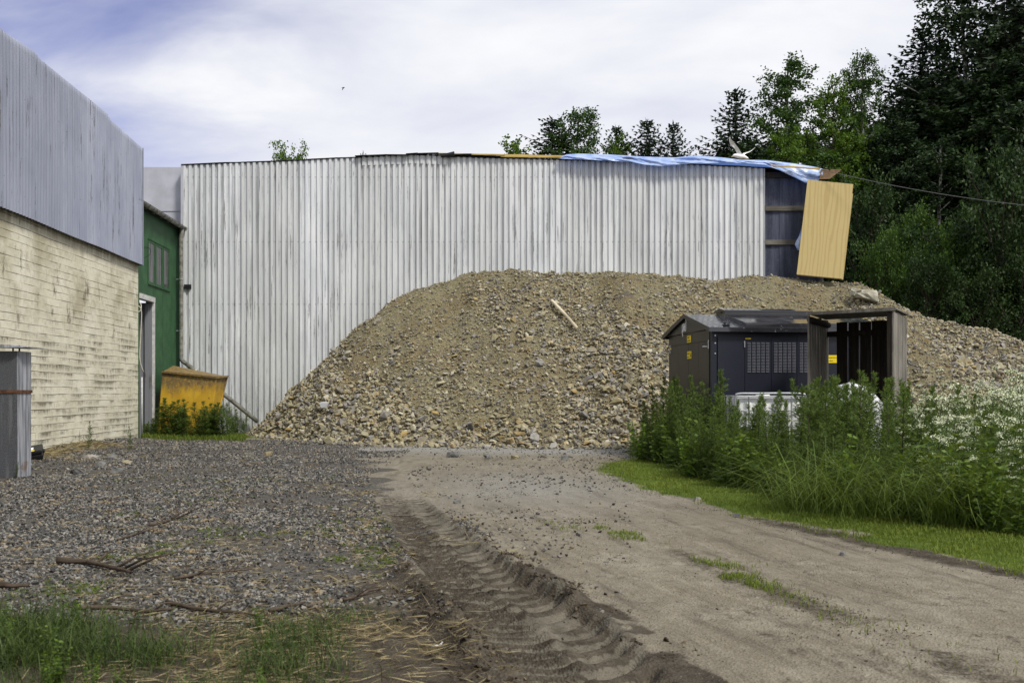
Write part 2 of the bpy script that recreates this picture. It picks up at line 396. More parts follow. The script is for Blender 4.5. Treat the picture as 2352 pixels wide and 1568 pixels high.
def m_concrete():
    g = G('cream_painted_board_concrete', .85, .2); uv = g.coord('UV'); x = g.xyz(uv)
    ROW = .142
    # boards wander a little
    wob = g.math('MULTIPLY', g.math('SUBTRACT', g.noise(.8, 2, .5, uv), .5), .05)
    vv = g.math('DIVIDE', g.math('ADD', x[1], wob), ROW)
    row = g.math('FLOOR', vv); fr = g.math('FRACT', vv)
    rv = g.n('ShaderNodeTexWhiteNoise', noise_dimensions='1D'); g.put(rv.inputs['W'], row)
    line = g.math('MAXIMUM', g.step(fr, .075, .0), g.step(fr, .94, 1.0))
    strg = g.noise(1.0, 4, .65, g.coord('UV', (.9, 7.0, 1)))
    lw = g.math('MULTIPLY', line, g.step(strg, .38, .62))
    # butt joints of the boards: a vertical hair line per row at a random offset
    cell = g.math('DIVIDE', g.math('ADD', x[0], g.math('MULTIPLY', rv.outputs[0], 9.0)), .62)
    fx = g.math('FRACT', cell)
    cw = g.n('ShaderNodeTexWhiteNoise', noise_dimensions='2D'); cmb = g.n('ShaderNodeCombineXYZ'); g.put(cmb.inputs[0], g.math('FLOOR', cell)); g.put(cmb.inputs[1], row); g.put(cw.inputs['Vector'], cmb.outputs[0])
    vline = g.math('MULTIPLY', g.step(fx, .020, .0), g.math('MULTIPLY', g.step(cw.outputs[0], .66, .7), g.step(g.noise(5, 4, .7, uv), .42, .6)))
    # paint
    c = g.mix(g.step(g.noise(1.3, 5, .6, uv), .3, .7), (.58, .55, .425), (.74, .71, .59))
    c = g.mix(g.math('MULTIPLY', g.step(cw.outputs[0], .2, .9), .35), c, (.72, .67, .53))
    c = g.mix(g.math('MULTIPLY', g.step(g.noise(9, 6, .7, uv), .5, .72), .55), c, (.40, .35, .235))
    upper = g.step(x[1], 2.2, 3.0)
    c = g.mix(g.math('MULTIPLY', upper, g.math('MULTIPLY', g.step(g.noise(1.1, 5, .65, uv), .42, .66), .75)), c, (.36, .32, .215))
    # mould that starts at the joints and runs down
    low = g.step(x[1], 2.75, 2.2)
    down = g.math('POWER', fr, 1.25)
    patch = g.step(g.math('ADD', g.math('MULTIPLY', g.noise(1.0, 5, .65, g.coord('UV', (.8, 3.2, 1), loc=(3, 7, 0))), .5), g.math('MULTIPLY', g.noise(1.1, 6, .7, uv), .5)), .44, .60)
    smear = g.step(g.noise(1.0, 6, .7, g.coord('UV', (14, 3.5, 1))), .28, .62)
    mould = g.math('MULTIPLY', g.math('MULTIPLY', down, patch), g.math('MULTIPLY', smear, g.math('ADD', .25, g.math('MULTIPLY', low, 1.5))), True)
    c = g.mix(g.math('MULTIPLY', mould, .8, True), c, (.085, .075, .045))
    blot = g.math('MULTIPLY', g.step(g.noise(2.4, 7, .75, g.coord('UV', (1, .55, 1))), .56, .66), g.step(x[1], 1.9, 2.7))
    c = g.mix(g.math('MULTIPLY', blot, .8), c, (.12, .105, .07))
    c = g.mix(g.math('MULTIPLY', lw, .85), c, (.07, .06, .04)); c = g.mix(g.math('MULTIPLY', vline, .6), c, (.10, .09, .06))
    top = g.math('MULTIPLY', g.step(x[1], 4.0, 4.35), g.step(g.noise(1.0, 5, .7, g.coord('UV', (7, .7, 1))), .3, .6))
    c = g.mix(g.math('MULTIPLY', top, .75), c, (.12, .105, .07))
    g.col(c)
    h = g.math('SUBTRACT', g.math('ADD', g.math('MULTIPLY', rv.outputs[0], .5), g.math('MULTIPLY', g.noise(12, 6, .7, uv), .45)), g.math('MAXIMUM', lw, g.math('MULTIPLY', vline, .6)))
    g.bump(h, .8, .018); return g.m
def m_sheet(name, c1, c2, dirt, pitch5, streak=.8, lowmould=True, valley=0, vstr=.6, screws=(), seamw=.55):
    """painted steel sheeting; UV in metres (u along the wall, v = height)"""
    g = G(name, .5, .35); uv = g.coord('UV'); x = g.xyz(uv)
    cell = g.n('ShaderNodeTexWhiteNoise', noise_dimensions='1D'); g.put(cell.inputs['W'], g.math('FLOOR', g.math('DIVIDE', x[0], pitch5)))
    c = g.mix(g.step(g.noise(1.0, 4, .6, g.coord('UV', (1.2, .5, 1))), .3, .7), c1, c2)
    c = g.mix(g.math('MULTIPLY', cell.outputs[0], .6), c, tuple(q*w_ for q, w_ in zip(c1, (.80, .79, .74))))
    s1 = g.noise(1.0, 6, .7, g.coord('UV', (9, .22, 1)))
    c = g.mix(g.math('MULTIPLY', g.step(s1, .50, .74), streak), c, tuple(q*.55 for q in c1))
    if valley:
        ph = g.math('FRACT', g.math('DIVIDE', x[0], valley)); vl = g.math('MULTIPLY', g.step(ph, .40, .50), g.step(ph, .97, .88))  # valley bands darker in colour: deepened rib shade plus streaky grime
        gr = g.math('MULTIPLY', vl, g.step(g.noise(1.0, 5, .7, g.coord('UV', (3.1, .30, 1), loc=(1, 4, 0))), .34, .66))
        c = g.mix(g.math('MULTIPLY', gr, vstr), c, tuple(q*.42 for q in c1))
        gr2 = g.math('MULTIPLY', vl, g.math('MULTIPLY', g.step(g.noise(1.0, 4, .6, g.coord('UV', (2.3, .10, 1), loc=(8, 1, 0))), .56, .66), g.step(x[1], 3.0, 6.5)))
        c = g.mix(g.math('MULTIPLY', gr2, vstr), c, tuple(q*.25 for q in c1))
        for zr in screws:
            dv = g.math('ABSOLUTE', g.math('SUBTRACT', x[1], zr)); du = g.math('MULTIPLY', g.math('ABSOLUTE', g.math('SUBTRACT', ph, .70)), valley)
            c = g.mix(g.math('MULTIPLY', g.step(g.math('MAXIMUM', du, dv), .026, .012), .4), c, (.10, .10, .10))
    s2 = g.noise(1.0, 7, .75, g.coord('UV', (17, .45, 1), loc=(5, 2, 0)))
    sp = g.noise(11, 6, .75, g.coord('UV', (1, .30, 1)))
    blk = g.math('MULTIPLY', g.step(s2, .570, .625), g.step(sp, .32, .55))
    c = g.mix(g.math('MULTIPLY', blk, .85), c, dirt)
    dots = g.math('MULTIPLY', g.step(g.voro(11, uv), .10, .05), g.step(g.noise(5, 2, .5, uv), .48, .56))
    c = g.mix(g.math('MULTIPLY', dots, .8), c, dirt)
    if lowmould:
        lm = g.math('MULTIPLY', g.step(x[1], 2.3, .2), g.step(g.noise(1.0, 7, .8, g.coord('UV', (13, 1.6, 1))), .42, .66))
        lm = g.math('MULTIPLY', lm, g.step(g.noise(42, 3, .7, uv), .42, .6))
        c = g.mix(g.math('MULTIPLY', lm, .85), c, dirt)
    seam = g.step(g.math('FRACT', g.math('DIVIDE', x[0], pitch5)), .024, .006)
    c = g.mix(g.math('MULTIPLY', seam, seamw), c, tuple(q*.4 for q in c1))
    g.col(c); g.bump(g.noise(1.0, 3, .5, g.coord('UV', (2.2, 1.1, 1))), .12, .05); return g.m
MG = m_ground(); MPILE = m_pile(); MCON = m_concrete()
MSTONE = m_stone('broken_stone', [(0, (.15, .145, .145)), (.18, (.34, .33, .31)), (.38, (.24, .205, .135)), (.58, (.40, .372, .265)), (.78, (.335, .292, .17)), (.92, (.52, .495, .41)), (1, (.38, .275, .11))])
MGRAV = m_stone('grey_gravel', [(0, (.035, .034, .033)), (.35, (.092, .091, .089)), (.7, (.17, .168, .165)), (.88, (.30, .29, .275)), (1, (.25, .205, .135))])
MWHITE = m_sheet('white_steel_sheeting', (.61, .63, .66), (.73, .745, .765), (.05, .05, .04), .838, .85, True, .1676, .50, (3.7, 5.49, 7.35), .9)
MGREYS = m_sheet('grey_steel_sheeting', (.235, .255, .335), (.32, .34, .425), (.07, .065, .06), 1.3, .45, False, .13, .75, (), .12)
MFLAT = plain('pale_grey_flat_sheet', (.42, .43, .48), .5, .1, 2)
MGREEN = plain('green_painted_wall', (.030, .092, .036), .6, .22, 3, bump=.1)
MGREENT = plain('green_painted_trim', (.026, .085, .032), .5, .15, 8)
MGLASS = G('dusty_window_glass', .12, .5); MGLASS.col(MGLASS.mix(MGLASS.step(MGLASS.noise(1, 4, .6, MGLASS.coord('Object', (2, 9, .8))), .35, .7), (.025, .03, .034), (.12, .125, .125))); MGLASS = MGLASS.m
MZINC = plain('galvanised_steel', (.30, .31, .315), .45, .25, 8, metal=.3)
MPIPE = plain('weathered_zinc_pipe', (.17, .165, .145), .6, .45, 9, bump=.2)
MBLACK = plain('black_felt', (.014, .014, .016), .85, .4, 8, bump=.4)
MRUST = plain('rusty_iron', (.10, .042, .02), .85, .5, 14, bump=.4)
MWPAINT = plain('flaking_white_paint', (.50, .50, .49), .6, .2, 9)
MDOOR = G('grey_steel_door', .6, .3); _n = MDOOR.noise(1, 6, .7, MDOOR.coord('Object', (7, 7, 1.1))); MDOOR.col(MDOOR.mix(MDOOR.step(_n, .55, .72), (.19, .195, .215), (.10, .075, .055))); MDOOR = MDOOR.m
MLINING = G('dark_blue_lining_board', .8, .2); _v = MLINING.coord('Object'); MLINING.col(MLINING.mix(MLINING.math('MULTIPLY', MLINING.step(MLINING.noise(40, 4, .8, _v), .5, .7), .6), MLINING.mix(MLINING.step(MLINING.noise(1, 5, .65, MLINING.coord('Object', (5, 5, .5))), .35, .7), (.034, .039, .062), (.085, .095, .135)), (.13, .14, .18))); MLINING = MLINING.m
MGREYWOOD = wood('weathered_grey_wood', (.15, .135, .115), (.36, .335, .295), 'Z')
MDARKWOOD = wood('aged_wood_with_shade', (.022, .018, .014), (.055, .045, .034), 'Z')  # aged wood, darkened further to paint in the shelter's interior shade
MBATTEN = wood('grey_batten_wood', (.11, .10, .085), (.25, .23, .20), 'X')
MYEL_T = wood('fresh_yellow_timber', (.50, .36, .12), (.66, .52, .22), 'X')

# ------------------------------------------------------------------ ground sheet
def axis(parts): return np.unique(np.round(np.concatenate(parts), 5))
ys = [3.0]
while ys[-1] < 31: ys.append(ys[-1]+(.0034*ys[-1] if ys[-1] < 13 else .006*ys[-1]))
yy = axis([np.array([-60, -30, -12, -4, 0, 1.5, 2.2, 2.7]), np.array(ys), np.array([34, 40, 50, 70, 110, 200, 400, 900])])
xx = axis([np.array([-900, -400, -150, -60, -30, -18, -14]), np.arange(-12, -2.2, .11), np.arange(-2.2, 1.3, .026), np.arange(1.3, 1.9, .04), np.arange(1.9, 6, .08), np.arange(6, 24, .3), np.array([28, 40, 60, 120, 400, 900])])
GX, GY = np.meshgrid(xx, yy); GZ = ground_h(GX, GY)
far = (np.abs(GX) > 25) | (GY > 40) | (GY < 0); GZ = np.where(far, np.where((GY > 60) | (np.abs(GX) > 60), -.0, GZ), GZ)
nx, ny = len(xx), len(yy)
I = np.arange(nx*ny).reshape(ny, nx)
GF = np.stack([I[:-1, :-1], I[:-1, 1:], I[1:, 1:], I[1:, :-1]], -1).reshape(-1, 4)
dx = GX-gravel_x(GY)
a_grav = sstep(.35, -.35, dx+(fbm(GX*1.2, GY*1.2, 31, 4)-.5)*2.0)*sstep(4.9, 5.4, GY+(fbm(GX*2, GY*2, 32)-.5)*.8)*sstep(25.5, 23.5, GY)
dr = (GX-rut_x(GY))*.40/rut_w(GY)
a_mud = sstep(.52, .36, np.abs(dr))*sstep(12.5, 9.0, GY)
a_soil = np.exp(-((np.abs(dr)-.47)/.14)**2)*sstep(11.0, 7.0, GY)*(.35+.9*sstep(.36, .6, fbm(GX*2.2, GY*2.2, 87, 3)))
dn = dr*.37/.40; fd_ = sstep(14.0, 9.0, GY)
ph_a = np.sin(2*np.pi*(GY+.25*dn+.05*vnoise(GX*5, GY*5, 4))/.135)*sstep(.05, -.02, dn)*sstep(-.36, -.28, dn)
ph_b = np.sin(2*np.pi*(GY-.75*dn+.07*vnoise(GX*4, GY*4, 5))/.20)*sstep(-.02, .05, dn)*sstep(.38, .30, dn)
a_soil = np.maximum(a_soil, fd_*.85*np.maximum(sstep(-.1, .5, ph_a), .85*sstep(.1, .6, ph_b))*(.55+.6*sstep(.3, .6, fbm(GX*1.7, GY*1.7, 94, 3))))  # lug bars painted darker: torn soil, plus tread contrast the light lacks
a_soil = np.maximum(a_soil, sstep(6.1, 5.3, GY)*sstep(-.36, -.5, dr)*.85)
a_soil = np.maximum(a_soil, np.exp(-((GX-soilstrip_x(GY))/(.14+.26*sstep(8, 5, GY)))**2)*.44*sstep(11, 8.5, GY)*(.5+.6*sstep(.35, .6, fbm(GX*2, GY*2, 90, 3))))
a_soil = np.maximum(a_soil, np.exp(-((GX-grass_x(GY)+.18)/.24)**2)*.7*sstep(12, 8, GY))
a_soil = np.maximum(a_soil, np.exp(-((GX-gravel_x(GY)-.1)/.5)**2)*.58*sstep(5.3, 5.6, GY)*sstep(13, 10.5, GY)*sstep(.34, .48, np.abs(dr)))
a_soil = np.maximum(a_soil, .40*np.exp(-((dr-1.15)/.15)**2)*sstep(9.5, 6, GY)*sstep(.4, .6, fbm(GX*1.5, GY*1.5, 88, 3))); a_soil = np.maximum(a_soil, .40*np.exp(-((dr-2.3)/.3)**2)*sstep(8, 5, GY)*sstep(.4, .6, fbm(GX*1.5, GY*1.5, 89, 3)))
a_soil = np.maximum(a_soil, sstep(1.0, 2.0, GX-weed_x(GY)+.6)*.9*sstep(22, 19, GY))
a_soil = np.maximum(a_soil, sstep(31, 33, GY)*1.0)
a_soil = np.maximum(a_soil, sstep(.5, .1, GX+9.2+.0638*(GY-24.5))*.5*sstep(24, 22, GY)*sstep(13, 15, GY))
a_grs = sstep(-.22, .18, GX-grass_x(GY)+(fbm(GX*1.6, GY*1.6, 33, 3)-.5)*.6)*sstep(18.2, 16.6, GY)
a_grs = a_grs*(1-.75*sstep(.4, 1.0, GX-weed_x(GY)))
a_grs = np.maximum(a_grs, sstep(-5.7, -6.3, GX)*sstep(25.2, 25.9, GY)*sstep(29, 28, GY))
a_grs = np.maximum(a_grs, sstep(-1.3, -2.2, GX)*sstep(5.0, 4.6, GY)*.32)
a_pale = np.maximum(np.exp(-((GY-20.3+(fbm(GX*.6, GY*.6, 34)-.5)*1.5)/1.3)**2)*.85*sstep(5, 2, GX), .55*np.exp(-(((GX-.2)/1.4)**2+((GY-12.5)/2.2)**2)))
np_mesh('ground', np.stack([GX, GY, GZ], -1).reshape(-1, 3), GF, MG, attrs=dict(gravel=a_grav.ravel(), soil=a_soil.ravel(), grass=a_grs.ravel(), pale=a_pale.ravel(), mud=a_mud.ravel(), lane=(GX-rut_x(GY)).ravel()), smooth=True)['kind'] = 'structure'

# ------------------------------------------------------------------ rubble heap
hx = np.arange(-8.4, 21.5, .09); hy = np.arange(20.2, 36, .09)
HX, HYY = np.meshgrid(hx, hy); HZ = pile_h(HX, HYY)
I = np.arange(HX.size).reshape(HX.shape); q = np.stack([I[:-1, :-1], I[:-1, 1:], I[1:, 1:], I[1:, :-1]], -1).reshape(-1, 4)
zf = HZ.ravel(); keep = (zf[q] > -.12).any(1); cy = HYY.ravel()[q].mean(1); cxm = HX.ravel()[q].mean(1)
keep &= ~((cy > 28.66) & (cxm < 8.9)); q = q[keep]
used = np.unique(q); remap = np.full(HX.size, -1); remap[used] = np.arange(len(used))
heap = np_mesh('rubble_heap', np.stack([HX.ravel(), HYY.ravel(), zf-.015], -1)[used], remap[q], MPILE, origin=Vector((2, 25, 0)), smooth=True)
tag(heap, 'big heap of yellow brown broken stone and earth tipped against the white steel hall', 'rubble heap', kind='stuff')
big = rock_protos(16, 13, 5); sml = rock_protos(10, 9, 6, (1, .8, .6))
def pile_pts(n, rg, coarse=None):
    X = rg.uniform(-8, 17, n*3); Y = 20.3+rg.random(n*3)*9.5
    h = pile_h(X, Y); foot_d = Y-foot(X)
    ok = (h > .02) | ((foot_d > -.9) & (rg.random(n*3) < .45*np.exp(foot_d*2.6)))
    ok &= ~((Y > 28.55) & (X < 8.95))
    if coarse is not None:
        cm = fbm(X*.8, Y*.28, 41, 3)+.25*(fbm(X*3, Y*3, 42, 2)-.5)+.10*sstep(2.2, .3, h)-.04+.06*sstep(0, 4, X)-.10*np.exp(-((X+1.2)/1.1)**2)*sstep(.3, 1.2, h)-.09*sstep(3.6, 4.2, h)
        ok &= rg.random(n*3) < np.where(cm > .53, 1, np.where(cm > .46, .40, coarse))
    ix = np.where(ok)[0][:n]; X, Y = X[ix], Y[ix]
    return X, Y, np.maximum(pile_h(X, Y), ground_h(X, Y))
VV, FF, AA, base = [], [], [], 0
rg = np.random.default_rng(51)
for n, lo, hi, pr, crs, sink in ((70000, .010, .027, sml, None, .15), (26000, .026, .050, big, .45, .12), (12000, .048, .085, big, .16, .05), (900, .085, .14, big, .03, .05)):
    X, Y, Z = pile_pts(n, rg, crs); S = rg.uniform(lo, hi, len(X))*rg.uniform(.8, 1.15, len(X))
    S = S*(.78+.5*sstep(4.4, .4, Z)); P = np.stack([X, Y, Z+S*(.5-sink)-.01], 1)
    v, f, a = scatter(pr, P, S, rg)
    VV.append(v); FF.append(f+base); AA.append(a); base += len(v)
o = np_mesh('stones', np.concatenate(VV), np.concatenate(FF), MSTONE, parent=heap, attrs=dict(rnd=np.concatenate(AA)))
o['kind'] = 'stuff'

# ------------------------------------------------------------------ gravel on the yard
def gravel_pts(n, rg):
    Y = rg.uniform(5.0, 24.5, n*4); X = rg.uniform(-.80, .12, n*4)*Y
    wallx = -9.15-.0638*(Y-24.5)
    z = sstep(.75, -.6, X-gravel_x(Y)+(fbm(X*1.2, Y*1.2, 31, 4)-.5)*2.2)
    z = np.maximum(z, .05)*sstep(4.8, 5.5, Y+(fbm(X*2, Y*2, 32)-.5)*.8)*sstep(25, 22.5, Y)
    clump = .12+.88*sstep(.40, .60, fbm(X*.9, Y*.9, 36, 4))
    ok = (X > wallx) & (rg.random(n*4) < z*clump) & (np.abs(X-rut_x(Y)) > rut_w(Y)*1.05)
    X, Y = X[ok][:n], Y[ok][:n]
    return X, Y
X, Y = gravel_pts(84000, rg); S = rg.uniform(.010, .021, len(X))*(.85+.03*Y)*rg.choice([1, 1, 1, 1.35], len(X))
v, f, a = scatter(sml, np.stack([X, Y, ground_h(X, Y)+S*.25], 1), S, rg)
VV, FF, AA = [v], [f], [a]; base = len(v)
# a sprinkle of pebbles on the packed road and at the foot of the heap
Y2 = rg.uniform(5, 21.5, 2600); X2 = rg.uniform(-.25, .40, 2600)*Y2; ok = (X2 < grass_x(Y2)+.1) & (rg.random(2600) < .05+.95*sstep(16, 20.5, Y2)); X2, Y2 = X2[ok], Y2[ok]
S2 = rg.uniform(.008, .02, len(X2))*(1+.06*np.maximum(0, Y2-12))
v, f, a = scatter(sml, np.stack([X2, Y2, ground_h(X2, Y2)+S2*.25], 1), S2, rg); a = .62+.38*a
VV.append(v); FF.append(f+base); AA.append(a); base += len(v)
n_ = 30000; Y2 = 4+rg.random(n_)**1.2*13; X2 = rg.uniform(-.3, .62, n_)*Y2; ok = (X2 < grass_x(Y2)+.1) & (X2 > gravel_x(Y2)) & (np.abs(X2-rut_x(Y2)) > rut_w(Y2)*.8) & (rg.random(n_) < .08+.92*sstep(.44, .62, fbm(X2*1.7, Y2*1.1, 93, 4))); X2, Y2 = X2[ok], Y2[ok]; S2 = rg.uniform(.0018, .006, len(X2))*(.6+.06*Y2)
v, f, a = scatter(sml[:4], np.stack([X2, Y2, ground_h(X2, Y2)+S2*.2], 1), S2, rg)
VV.append(v); FF.append(f+base); AA.append(a)
o = np_mesh('gravel', np.concatenate(VV), np.concatenate(FF), MGRAV, origin=Vector((-3, 9, 0)), attrs=dict(rnd=np.concatenate(AA)))
tag(o, 'loose grey crushed gravel spread over the left half of the yard', 'gravel', kind='stuff')
# ------------------------------------------------------------------ lettering helper
def text_part(name, body, size, o, xd, up, mat, parent, depth=.002, sx=1.0):
    cu = bpy.data.curves.new('txt', 'FONT'); cu.body = body; cu.size = size; cu.extrude = depth; cu.space_line = 1.0
    ob = bpy.data.objects.new('txt', cu); COL.objects.link(ob); bpy.context.view_layer.update()
    me = bpy.data.meshes.new_from_object(ob.evaluated_get(bpy.context.evaluated_depsgraph_get()))
    bpy.data.objects.remove(ob); bpy.data.curves.remove(cu)
    xd, up = Vector(xd).normalized(), Vector(up).normalized(); nd = xd.cross(up)
    M = Matrix((xd*sx, up, nd)).transposed().to_4x4(); M.translation = Vector(o)-wloc(parent)
    me.transform(M); me.materials.clear(); me.materials.append(mat); me.name = name
    t = bpy.data.objects.new(name, me); COL.objects.link(t); t.parent = parent
    return t

# ------------------------------------------------------------------ cream concrete building on the left, steel clad above
LD = Vector((-.0638, 1, 0)).normalized(); LN = Vector((LD.y, -LD.x, 0)); LO = Vector((-9.2, 24.5, 0))
def L(s, off, z): return LO+LD*s+LN*off+Vector((0, 0, z))
conc = thing('concrete_building', L(-10, -3, 0), 'long cream painted board marked concrete building with grey corrugated steel upper storey at the left', 'building')
m = MB(); m.box(L(-34, 0, -.3), LD*34, -LN*9, (0, 0, 4.75))
m.build('concrete_wall', MCON, conc, uvf=lambda p: ((p-LO).dot(LD), p.z))
topz = lambda s: float(np.interp(24.5+s, [0, 14, 16.9, 18.1, 18.35, 21.9, 22.15, 24.5], [7.3, 7.32, 7.30, 7.38, 7.33, 7.34, 7.26, 7.18]))
ss = np.arange(-24, .0001, .13/8); V = []; uv = []
rows = [0, .06, .25, .5, .75, .955, .985, 1.0]
for s in ss:
    tz = topz(s); bz = 4.30+.006*math.sin(s*1.7)
    for r in rows:
        z = bz+(tz-bz)*r
        off = .115+.021*math.sin(2*math.pi*s/.13)+.02*(float(fbm(s*.5, z*.7, 61, 2))-.5)-(.04 if r > .99 else 0)
        p = L(s, off, z); V.append(p[:]); uv.append((s, z))
nr = len(rows); I = np.arange(len(ss)*nr).reshape(-1, nr)
fq = np.stack([I[:-1, :-1], I[1:, :-1], I[1:, 1:], I[:-1, 1:]], -1).reshape(-1, 4)
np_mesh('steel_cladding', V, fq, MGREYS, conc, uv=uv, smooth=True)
m = MB(); m.box(L(-24, .088, 4.33), LD*23.98, -LN*.085, (0, 0, .05)); m.box(L(-24, .04, 4.46), LD*23.99, -LN*9, (0, 0, 2.62)); m.build('backing_wall', MBLACK, conc)
m = MB(); m.box(L(0.002, .125, 4.29), LD*.02, -LN*.16, (0, 0, 2.88)); m.box(L(-.05, .131, 4.29), LD*.052, -LN*.006, (0, 0, 2.885)); m.build('corner_flashing', MGREYS, conc)
m = MB(); m.box(L(-24, .03, 7.09), LD*24, -LN*9, (0, 0, .03)); m.build('roof', MBLACK, conc)

# white hose, cable and conduit on the corner
m = MB()
pts = [L(.10, .02, z) for z in (3.42, 3.25, 3.0)]
hose = [pt(320, 694, 24.75), pt(324, 700, 24.75), pt(323, 712, 24.72), pt(317, 716, 24.7), pt(313, 710, 24.7), pt(317, 703, 24.7), pt(323, 708, 24.72), pt(325, 725, 24.75), pt(323, 770, 24.75), pt(321, 810, 24.75), pt(322, 830, 24.75), pt(327, 848, 24.8), pt(330, 853, 24.85)]
def smooth_path(p, n=6):
    out = []
    for i in range(len(p)-1):
        a, b, c, d2 = p[max(i-1, 0)], p[i], p[i+1], p[min(i+2, len(p)-1)]
        for k in range(n):
            t = k/n; out.append(.5*((2*b)+(c-a)*t+(2*a-5*b+4*c-d2)*t*t+(3*b-a-3*c+d2)*t**3))
    return out+[p[-1]]
MHOSE = plain('cream_hose_rubber', (.50, .47, .38), .5, .15, 10)
m.tube(smooth_path(hose), .014, 8); h = m.build('hose', MHOSE, None, hose[6], smooth=True)
tag(h, 'cream hose with a small loop hanging beside the green building door', 'hose')
m = MB(); m.tube(smooth_path([pt(318, 600, 24.6), pt(332, 592, 24.7), pt(344, 584, 24.8), pt(346, 574, 24.8), pt(340, 569, 24.9), pt(331, 568, 25.0)]), .006, 6)
tag(m.build('cable', MBLACK, None, pt(344, 584, 24.8), smooth=True), 'thin black cable curling out of the cladding corner over the green windows', 'cable')
m = MB(); m.tube([L(.30, .0, -.05), L(.30, .0, 1.55)], .020, 8); tag(m.build('conduit_pipe', MWPAINT, None, L(.30, .0, 0), smooth=True), 'white plastic conduit pipe standing at the cream wall corner by the door', 'pipe')

# ------------------------------------------------------------------ green building in the corner
GO = -.15
def GB(s, off, z): return L(s, GO+off, z)
gb = thing('green_building', GB(2.2, -1, 0), 'low dark green building with three dusty windows, tall door and gutter in the corner', 'building')
ds0, ds1, dz1 = .60, 1.80, 3.56
win = [(1.35, 1.88), (2.02, 2.55), (2.72, 3.24)]; wz0, wz1 = 4.05, 5.08
m = MB()
def gwall(s0, s1, z0, z1): m.box(GB(s0, 0, z0), LD*(s1-s0), -LN*.2, (0, 0, z1-z0))
gwall(.02, ds0, -.2, wz0); gwall(ds1, 4.4, -.2, wz0); gwall(ds0, ds1, dz1, wz0); gwall(.02, 4.4, wz1, 5.86)
e = [.02]+[q for a in win for q in a]+[4.4]
for a, b in zip(e[0::2], e[1::2]): gwall(a, b, wz0, wz1)
m.box(GB(.02, -.2, -.2), LD*4.38, -LN*6, (0, 0, .15))
for k in range(5): m.box(GB(.3+k*.9+(.55 if k > 0 else 0), .004, dz1 if .3+k*.9 < 1.9 else 0), LD*.05, -LN*.004, (0, 0, (.45 if .3+k*.9 < 1.9 else 4.0)))
m.build('wall', MGREEN, gb)
for a, b in win:
    m = MB(); t = .065
    m.box(GB(a-.05, .012, wz0-.06), LD*(b-a+.1), -LN*.03, (0, 0, t)); m.box(GB(a-.05, .012, wz1-.01), LD*(b-a+.1), -LN*.03, (0, 0, t))
    m.box(GB(a-.05, .012, wz0+.005), LD*t, -LN*.03, (0, 0, wz1-wz0-.015)); m.box(GB(b+.05-t, .012, wz0+.005), LD*t, -LN*.03, (0, 0, wz1-wz0-.015))
    m.box(GB(a-.07, .035, wz0-.085), LD*(b-a+.14), -LN*.034, (0, 0, .024)); m.box(GB(a-.06, .03, wz1+.056), LD*(b-a+.12), -LN*.029, (0, 0, .018))
    wf = m.build('window', MGREENT, gb)
    m = MB(); m.box(GB(a+.016, -.001, wz0+.006), LD*(b-a-.032), -LN*.012, (0, 0, wz1-wz0-.017)); m.build('pane', MGLASS, wf)
m = MB(); fw = .10
m.box(GB(ds0-.02, .03, dz1-.02), LD*(ds1-ds0+.09), -LN*.12, (0, 0, .13)); m.box(GB(ds1-.03, .03, -.1), LD*.07, -LN*.06, (0, 0, dz1+.08))
df = m.build('door_frame', MWPAINT, gb)
m = MB(); m.box(GB(ds1-.035, -.032, -.1), LD*.04, -LN*.40, (0, 0, dz1+.06)); m.box(GB(ds1-.10, -.10, -.1), LD*.06, -LN*.10, (0, 0, dz1+.06)); m.build('door_jamb', MDOOR, gb)
m = MB(); m.box(GB(ds0-.1, -.42, -.1), LD*(ds1-ds0+.2), -LN*.05, (0, 0, dz1+.06))
for k in range(4): m.box(GB(ds0+.05+k*.3, -.40, .1), LD*.22, -LN*.02, (0, 0, dz1-.3))
m.build('door', MDOOR, gb)
m = MB(); m.prism([GB(-.4, .16, 5.90), GB(-.4, -6, 6.75), GB(-.4, -6, 6.82), GB(-.4, .16, 5.97)], LD*4.95); m.box(GB(-.4, .11, 5.80), LD*4.9, -LN*.03, (0, 0, .105)); m.build('roof', MBLACK, gb)
# half round gutter
m = MB(); prof = []
for k in range(9):
    a = math.pi*k/8; prof.append((.20-.075*math.cos(a), 5.89-.085*math.sin(a)))
for k in range(9):
    a = math.pi*(8-k)/8; prof.append((.20-.068*math.cos(a), 5.89-.078*math.sin(a)))
m.prism([GB(-.3, o_, z_) for o_, z_ in prof], LD*4.62)
for k in range(7): m.box(GB(-.1+k*.68, .282, 5.79), LD*.025, -LN*.165, (0, 0, .012)); m.box(GB(-.1+k*.68, .286, 5.79), LD*.025, -LN*.008, (0, 0, .11))
m.build('gutter', MPIPE, gb)
Yp = 28.36
p0 = pt(418, 526, Yp); p1 = pt(416, 545, Yp); p2 = pt(416, 822, Yp); p3 = pt(432, 838, Yp+.02); p4 = pt(592, 968, Yp+.02)
m = MB(); m.tube([p0+Vector((0, 0, .0)), p1, p2, p2+Vector((.03, 0, -.08)), p3], .062, 12); dp = m.build('downpipe', MPIPE, gb, smooth=True)
m = MB(); m.tube([p3-Vector((.03, 0, -.02)), p4], .064, 12); m.build('pipe_run', MPIPE, dp, smooth=True)
for py in (640, 758): m = MB(); c = pt(416, py, Yp); m.tube([c, c-Vector((0, 0, .03))], .070, 12); m.abox(c.x-.14, c.x-.06, c.y-.01, c.y+.01, c.z-.03, c.z); m.build('bracket', MZINC, dp)
c = pt(448, 851, Yp+.02); dd = (p4-p3).normalized()
for q_ in (0, .28): m = MB(); m.tube([c+dd*q_, c+dd*(q_+.05)], .072, 12); m.build('pipe_collar', MZINC, dp)

